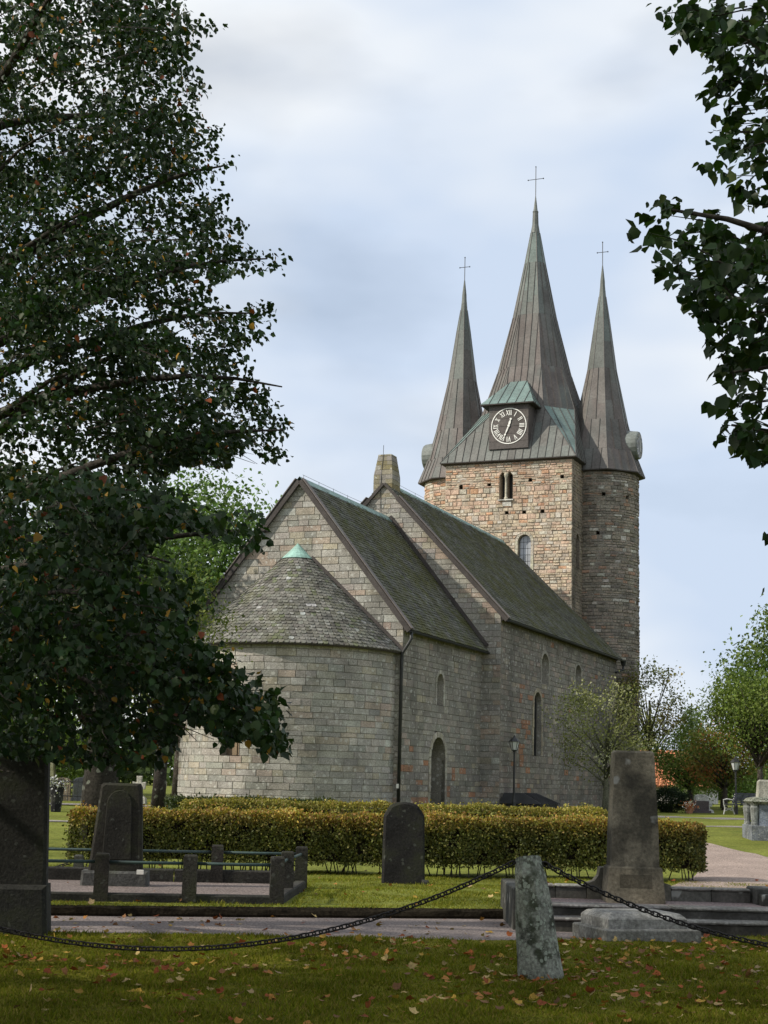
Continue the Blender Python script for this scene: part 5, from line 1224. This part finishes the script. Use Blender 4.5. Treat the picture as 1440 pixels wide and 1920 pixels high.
far_tree('maple_tree', 'tall light green maple at the right edge', (22.6, 82, gz1(22, 82)), 12, 7, 3.9, 4.3, 6.6, 190, 130, .22, [(.10, .15, .036), (.08, .125, .03), (.12, .16, .04)], trunk_r=.25, csz=.16)
far_tree('maple_tree', 'nearer round green tree at the right edge above the box tomb', (17.1, 69, gz1(17, 69)), 6, 3.2, 2.2, 1.7, 4.5, 100, 120, .14, [(.11, .155, .03), (.085, .125, .025), (.13, .165, .036)], trunk_r=.17)
far_tree('yew_bush', 'dark clipped yew bush behind the monument, under the red roof', (12.9, 68, gz1(12.9, 68)), 1.4, .6, .78, .62, .55, 120, 90, .06, [(.012, .022, .010), (.016, .028, .012)], trunk_r=.1, csz=.14, limbs=False, cat='bush')
far_tree('bush', 'leafy green bush behind the right benches', (19.0, 73, gz1(19, 73)), 2, .8, 1.5, .9, .9, 70, 80, .12, G1, trunk_r=.08, limbs=False, cat='bush')
for i, (x, y, lab) in enumerate(((-9.0, 7.0, 'broad lime tree left of the camera, shading the front lawn'), (-11.5, -1.0, 'second broad lime tree left of the camera, behind it'))):
    far_tree('lime_tree', lab, (x, y, 0.), 15, 10, 4.6, 5.0, 8.6, 140, 90, .24, [(.045, .075, .022), (.055, .085, .025)], trunk_r=.35)
# far wood closing the horizon
n = 70000; a = rng.uniform(-1, 1, n); X = a*130; Y = 165+rng.uniform(0, 25, n); H = 5.5+2.2*np.sin(X*.11)+1.6*np.sin(X*.27+1)+1.0*np.sin(X*.71)
P = np.stack([X, Y, .3+H*rng.uniform(0, 1, n)**.7], 1); c = np.array([.075, .11, .035])*rng.uniform(.5, 1.4, (n, 1))*(1+.25*np.sin(X*.5)[:, None])
link('distant_wood', np_mesh('distant_wood', leaf_verts(P, rng.uniform(.5, 1.1, n), rng.normal(0, 1, (n, 3)), rng.normal(0, 1, (n, 3))+ZV, QUAD), QUADF, c, M_BGLEAF), None, 'far-off mass of woodland along the horizon', 'woodland', None, 'stuff')
# house with red tiled roof behind the yew
hb = np.array([20.6, 118., .5]); t = thing('house', 'low white house with orange clay tile roof glimpsed between the trees', 'house', tuple(hb)); X2, N2 = dirs(-20)
part('wall', frust([(-.2, 5, 3), (1.5, 5, 3)], hb, X2, -N2, (.6, .58, .54)), M_PALE, t)
def hp(x, y, z): return hb+X2*x-N2*y+ZV*z
part('roof', MB().add([hp(-5.4, -3.5, 1.3), hp(5.4, -3.5, 1.3), hp(5.4, 0, 4.0), hp(-5.4, 0, 4.0), hp(-5.4, 3.5, 1.3), hp(5.4, 3.5, 1.3)], [(0, 1, 2, 3), (3, 2, 5, 4), (0, 3, 4), (1, 5, 2)], (.42, .17, .08)), M_TILE, t)
mb = MB()
for i in range(14):
    for j in range(36):
        x = -5.4+10.8*j/36; f0, f1 = i/14, (i+1.15)/14; p = [hp(x+.02, -3.5*(1-f0), 1.3+2.7*f0), hp(x+.28, -3.5*(1-f0), 1.3+2.7*f0), hp(x+.28, -3.5*(1-f1), 1.3+2.7*f1), hp(x+.02, -3.5*(1-f1), 1.3+2.7*f1)]
        nn_ = (-N2*-1*.6*0+ZV*.05+N2*.03); mb.add([p[0]+nn_*1.6, (p[0]+p[1])/2+nn_*3, p[1]+nn_*1.6, p[2]+nn_, (p[2]+p[3])/2+nn_*2, p[3]+nn_], [(0, 1, 4, 5), (1, 2, 3, 4)], jit((.45, .18, .085), .2))
part('roof_tiles', mb, M_TILE, t, kind='stuff')
part('window', MB().box(tuple(hp(-3.2, -3.03, .5)), tuple(hp(-3.2, -3.03, .5)+np.array([.9, .05, .8]))), M_DGLASS, t)
# flower urns
def flowers(x, y, label, pot, cols, h=.38):
    b0 = np.array([x, y, zlawn(x, y)]); t = thing('flower_pot', label, 'flower pot', tuple(b0)); part('pot', MB().lathe([(.13, -.02), (.15, .05), (.21, h), (.23, h+.03)], tuple(b0), 12, pot), M_PALE, t)
    n = 260; P = b0+np.array([0, 0, h+.12])+rng.normal(0, 1, (n, 3))*np.array([.15, .15, .09]); c = np.array(cols)[rng.integers(0, len(cols), n)]
    link('flowers', np_mesh('flowers', leaf_verts(P, np.full(n, .09), rng.normal(0, 1, (n, 3)), rng.normal(0, .5, (n, 3))+ZV, QUAD), QUADF, c, M_BGLEAF, b0), t, kind='stuff')
flowers(13.55, 67.0, 'orange and white flowers in a pot right of the dark yew bush', (.4, .2, .12), [(.45, .15, .05), (.6, .58, .55), (.3, .1, .04)], .22)
flowers(-9.3, 45.0, 'black urn of white flowers beside the big left gravestone', (.015, .015, .017), [(.6, .6, .6), (.02, .02, .025), (.5, .5, .52)], .7)
# hedges
def hedge(name, label, A, B, depth, h, nleaf, leaf, topc, sidec, seed_, rnd=.35):
    A, B = np.array([*A, 0.]), np.array([*B, 0.]); L_ = np.linalg.norm(B-A); t_ = (B-A)/L_; s_ = np.array([t_[1], -t_[0], 0]); z0 = zlawn((A[0]+B[0])/2, (A[1]+B[1])/2)
    t = thing(name, label, 'hedge', tuple(A+ZV*z0))
    # core of dense twigs
    mb = MB(); k = .17; c4 = [A+t_*(k+.1)-s_*(depth/2-k)*-1, B-t_*(k+.1)-s_*(depth/2-k)*-1, B-t_*(k+.1)-s_*(depth/2-k), A+t_*(k+.1)-s_*(depth/2-k)]
    mb.hexa([p+ZV*(z0+.22) for p in c4]+[p+ZV*(z0+h-k) for p in c4], (.018, .018, .008)); part('twig_core', mb, M_SOIL, t)
    mb = MB()
    for q in np.sort(rng.uniform(.15, L_-.1, int(L_*11))):
        p = A+t_*q+s_*rng.uniform(-.9, .9)*(depth/2-.1); mb.tube([p+ZV*(z0-.05), p+rng.normal(0, .09, 3)+ZV*(z0+.45)], [.011, .006], 4, (.09, .08, .06), cap=False)
    part('stems', mb, M_BARK, t, kind='stuff')
    n = nleaf; f = rng.uniform(0, 1, n); topm = f < .42; q = rng.uniform(0, L_, n); w = rng.uniform(-depth/2, depth/2, n); z = rng.uniform(.10, 1, n)**.75*h; inset = np.abs(rng.normal(0, .06, n))-np.where(rng.uniform(0, 1, n) < .05, rng.uniform(0, .11, n), 0)
    side = ~topm; endm = side & (rng.uniform(0, 1, n) < .1); bk = side & ~endm & (rng.uniform(0, 1, n) < .12)
    w[side & ~endm] = (depth/2-inset)[side & ~endm]; w[bk] *= -1; z[topm] = h-inset[topm]
    e = rng.uniform(0, 1, n) < .5; q[endm & e] = inset[endm & e]; q[endm & ~e] = L_-inset[endm & ~e]
    bump = .035*np.sin(q*2.3+seed_)+.03*np.sin(q*5.1+z*3)+.02*np.sin(q*11+z*7)
    # rounded shoulders and ends
    zr = np.clip((z-(h-rnd*.4))/(rnd*.4), 0, 1); w *= 1-.10*zr**2; er = np.clip(1-np.minimum(q, L_-q)/rnd, 0, 1); w *= 1-.35*er**2; z = np.where(topm, z-.06*(np.abs(w)/(depth/2))**4-.10*er**2, z*(1-.06*er**2))
    P = A+t_*q[:, None]+s_*(w+bump*np.sign(w))[:, None]+ZV*(z0+z+np.where(topm, bump*.8, 0))[:, None]
    outn = np.where(topm[:, None], ZV, s_*np.sign(w)[:, None]); nr = outn*.8+rng.normal(0, .55, (n, 3)); d = rng.normal(0, .7, (n, 3))+ZV*.3
    tn = np.clip((z/h-.70)/.3+rng.normal(0, .18, n)+.16*np.sin(q*1.3+2), 0, 1)[:, None]; tp = np.array(topc)[rng.integers(0, len(topc), n)]; sd_ = np.array(sidec)[rng.integers(0, len(sidec), n)]
    c = (sd_*(1-tn)+tp*tn)*rng.uniform(.55, 1.4, (n, 1))
    kp = ~((np.sin(q*3.7+z*5+seed_)*np.sin(q*9.1-z*6) > .55) & (rng.uniform(0, 1, n) < .75) & side); P, d, nr, c = P[kp], d[kp], nr[kp], c[kp]; n = len(P)
    link('leaves', np_mesh('leaves', leaf_verts(P, leaf*rng.uniform(.6, 1.3, n), d, nr, QUAD), QUADF, np.clip(c, .004, 1), M_HEDGE, A+ZV*z0), t, kind='stuff')
hedge('hedge', 'long clipped hedge with rust-yellow top across the middle of the churchyard', (-4.85, 24.75), (5.45, 26.15), 1.1, .97, 100000, .046, [(.36, .24, .04), (.29, .15, .04), (.28, .26, .05)], [(.11, .12, .026), (.15, .14, .03), (.085, .10, .022)], 1.)
hedge('hedge', 'yellowish hedge row farther back, showing just above the front hedge', (-4.6, 36.6), (5.55, 37.6), 1.2, .84, 34000, .06, [(.30, .26, .05), (.24, .22, .04), (.27, .19, .04)], [(.14, .15, .035), (.16, .16, .035)], 4.)
hedge('ground_cover', 'low dark green juniper strip at the foot of the apse', (-6.3, 47.0), (-1.4, 48.8), 1.5, .42, 9000, .09, [(.05, .065, .02), (.065, .075, .022)], [(.035, .05, .015)], 2.)
hedge('hedge', 'low dark hedge piece at the left beyond the railed plot', (-9.5, 30.5), (-6.75, 30.9), .9, .42, 9000, .06, [(.05, .06, .02), (.06, .06, .02)], [(.03, .03, .015)], 3.)
# grass blades
def blades(name, n, region, hgt, cols, label):
    X = rng.uniform(region[0], region[1], n); Y = rng.uniform(region[2], region[3], n)
    return X, Y
def grass(name, X, Y, Z, hgt, cols, label):
    n = len(X); B = np.stack([X, Y, Z-.005], 1); h = hgt*rng.uniform(.4, 1.3, n)*(.85+.45*np.sin(X*5.3+2*np.sin(Y*2.1))*np.sin(Y*4.1+X)); ln_ = rng.normal(0, .55, (n, 2)); w = rng.uniform(.003, .006, n)*1.5; an = rng.uniform(0, pi, n)
    s = np.stack([np.cos(an)*w, np.sin(an)*w, np.zeros(n)], 1); tip = B+np.stack([ln_[:, 0]*h, ln_[:, 1]*h, h], 1)
    V = np.stack([B-s, B+s, tip], 1); c = np.array(cols)[rng.integers(0, len(cols), n)]*rng.uniform(.6, 1.35, (n, 1))
    link(name, np_mesh(name, V, [(0, 1, 2)], c, M_BLADE), None, label, 'grass', None, 'stuff')
n = 170000; Y = 9.6+(17.6-9.6)*rng.uniform(0, 1, n)**1.15; X = rng.uniform(-.29, .29, n)*Y; k = Y < near_y(X)+.03; X, Y = X[k], Y[k]
Zf = np.array([front_z(x, y) for x, y in zip(X, Y)])
grass('grass', X, Y, np.maximum(Zf, 0), .040, [(.13, .14, .014), (.155, .15, .016), (.105, .13, .011), (.19, .155, .04)], 'short mossy grass of the front lawn')
n = 110000; Y = rng.uniform(17.5, 25.5, n); X = rng.uniform(-.29, .29, n)*Y; fy = far_y(X)
k = (Y > fy-.02) & ~((X < -1.0) & (X > -6.3) & (Y > 18.2+.12*(X+6.2)) & (Y < 21.95)) & ~((X > 1.55) & (Y < 19.3)); X, Y = X[k], Y[k]
grass('grass', X, Y, np.array([zlawn(x, max(y, float(far_y(x))+.03)) for x, y in zip(X, Y)]), .038, [(.19, .19, .03), (.21, .195, .035), (.15, .175, .022)], 'short grass of the middle lawn before the hedge')
# fallen leaves
n = 1500; Y = 10.2+(18.2-10.2)*rng.uniform(0, 1, n)**.85; X = rng.uniform(-.28, .28, n)*Y
den = .35+.65*(np.sin(X*1.3+Y*.8)*np.sin(Y*1.9-X*.7+1) > 0.05)+.5*((X > 1.6) & (Y > 14.3)); k = rng.uniform(0, 1, n) < den; X, Y = X[k], Y[k]
cc_ = np.array([(1.75, 14.3), (2.3, 15.6), (3.6, 15.9), (2.9, 14.9), (-1.6, 13.4), (-2.3, 12.6), (-.4, 13.9), (.9, 12.9), (1.9, 13.2), (-3.0, 13.5), (3.2, 13.6), (.2, 15.3), (1.0, 11.5), (-1.2, 11.4), (2.3, 11.8)]); ci_ = rng.integers(0, len(cc_), 620)
X = np.concatenate([X[::2], cc_[ci_, 0]+rng.normal(0, .42, 620)]); Y = np.concatenate([Y[::2], cc_[ci_, 1]+rng.normal(0, .33, 620)])
n2 = 260; Y2 = rng.uniform(17.8, 26, n2); X2_ = rng.uniform(-.28, .28, n2)*Y2; X = np.concatenate([X, X2_]); Y = np.concatenate([Y, Y2])
Z = np.array([(max(0, front_z(x, y))+.03 if y < near_y(x) else (.012 if y < far_y(x) else zlawn(x, y)+.03)) for x, y in zip(X, Y)])
k = ~((X > 1.5) & (X < 8) & (Y > 17.4) & (Y < 19.4)); X, Y, Z = X[k], Y[k], Z[k]; n = len(X); P = np.stack([X, Y, Z], 1)
pal = np.array([(.34, .10, .03), (.42, .19, .05), (.26, .07, .025), (.46, .34, .14), (.40, .29, .15), (.22, .11, .05), (.45, .28, .05)])
MAP = np.array([(0, 0, 0), (-.30, .06, .05), (-.52, .42, .12), (-.25, .62, .06), (0, 1.0, .10), (.25, .62, .02), (.52, .42, .16), (.30, .06, .03)]); MAPF = [(0, 1, 2, 3), (0, 3, 4, 5), (0, 5, 6, 7)]
d = rng.normal(0, 1, (n, 3)); d[:, 2] *= .25; nr = rng.normal(0, .33, (n, 3))+ZV
link('fallen_leaves', np_mesh('fallen_leaves', leaf_verts(P, rng.uniform(.04, .085, n), d, nr, MAP), MAPF, pal[rng.integers(0, 7, n)]*rng.uniform(.45, 1.05, (n, 1)), M_DRY), None, 'orange and brown fallen leaves strewn over lawn and path', 'leaves', None, 'stuff')
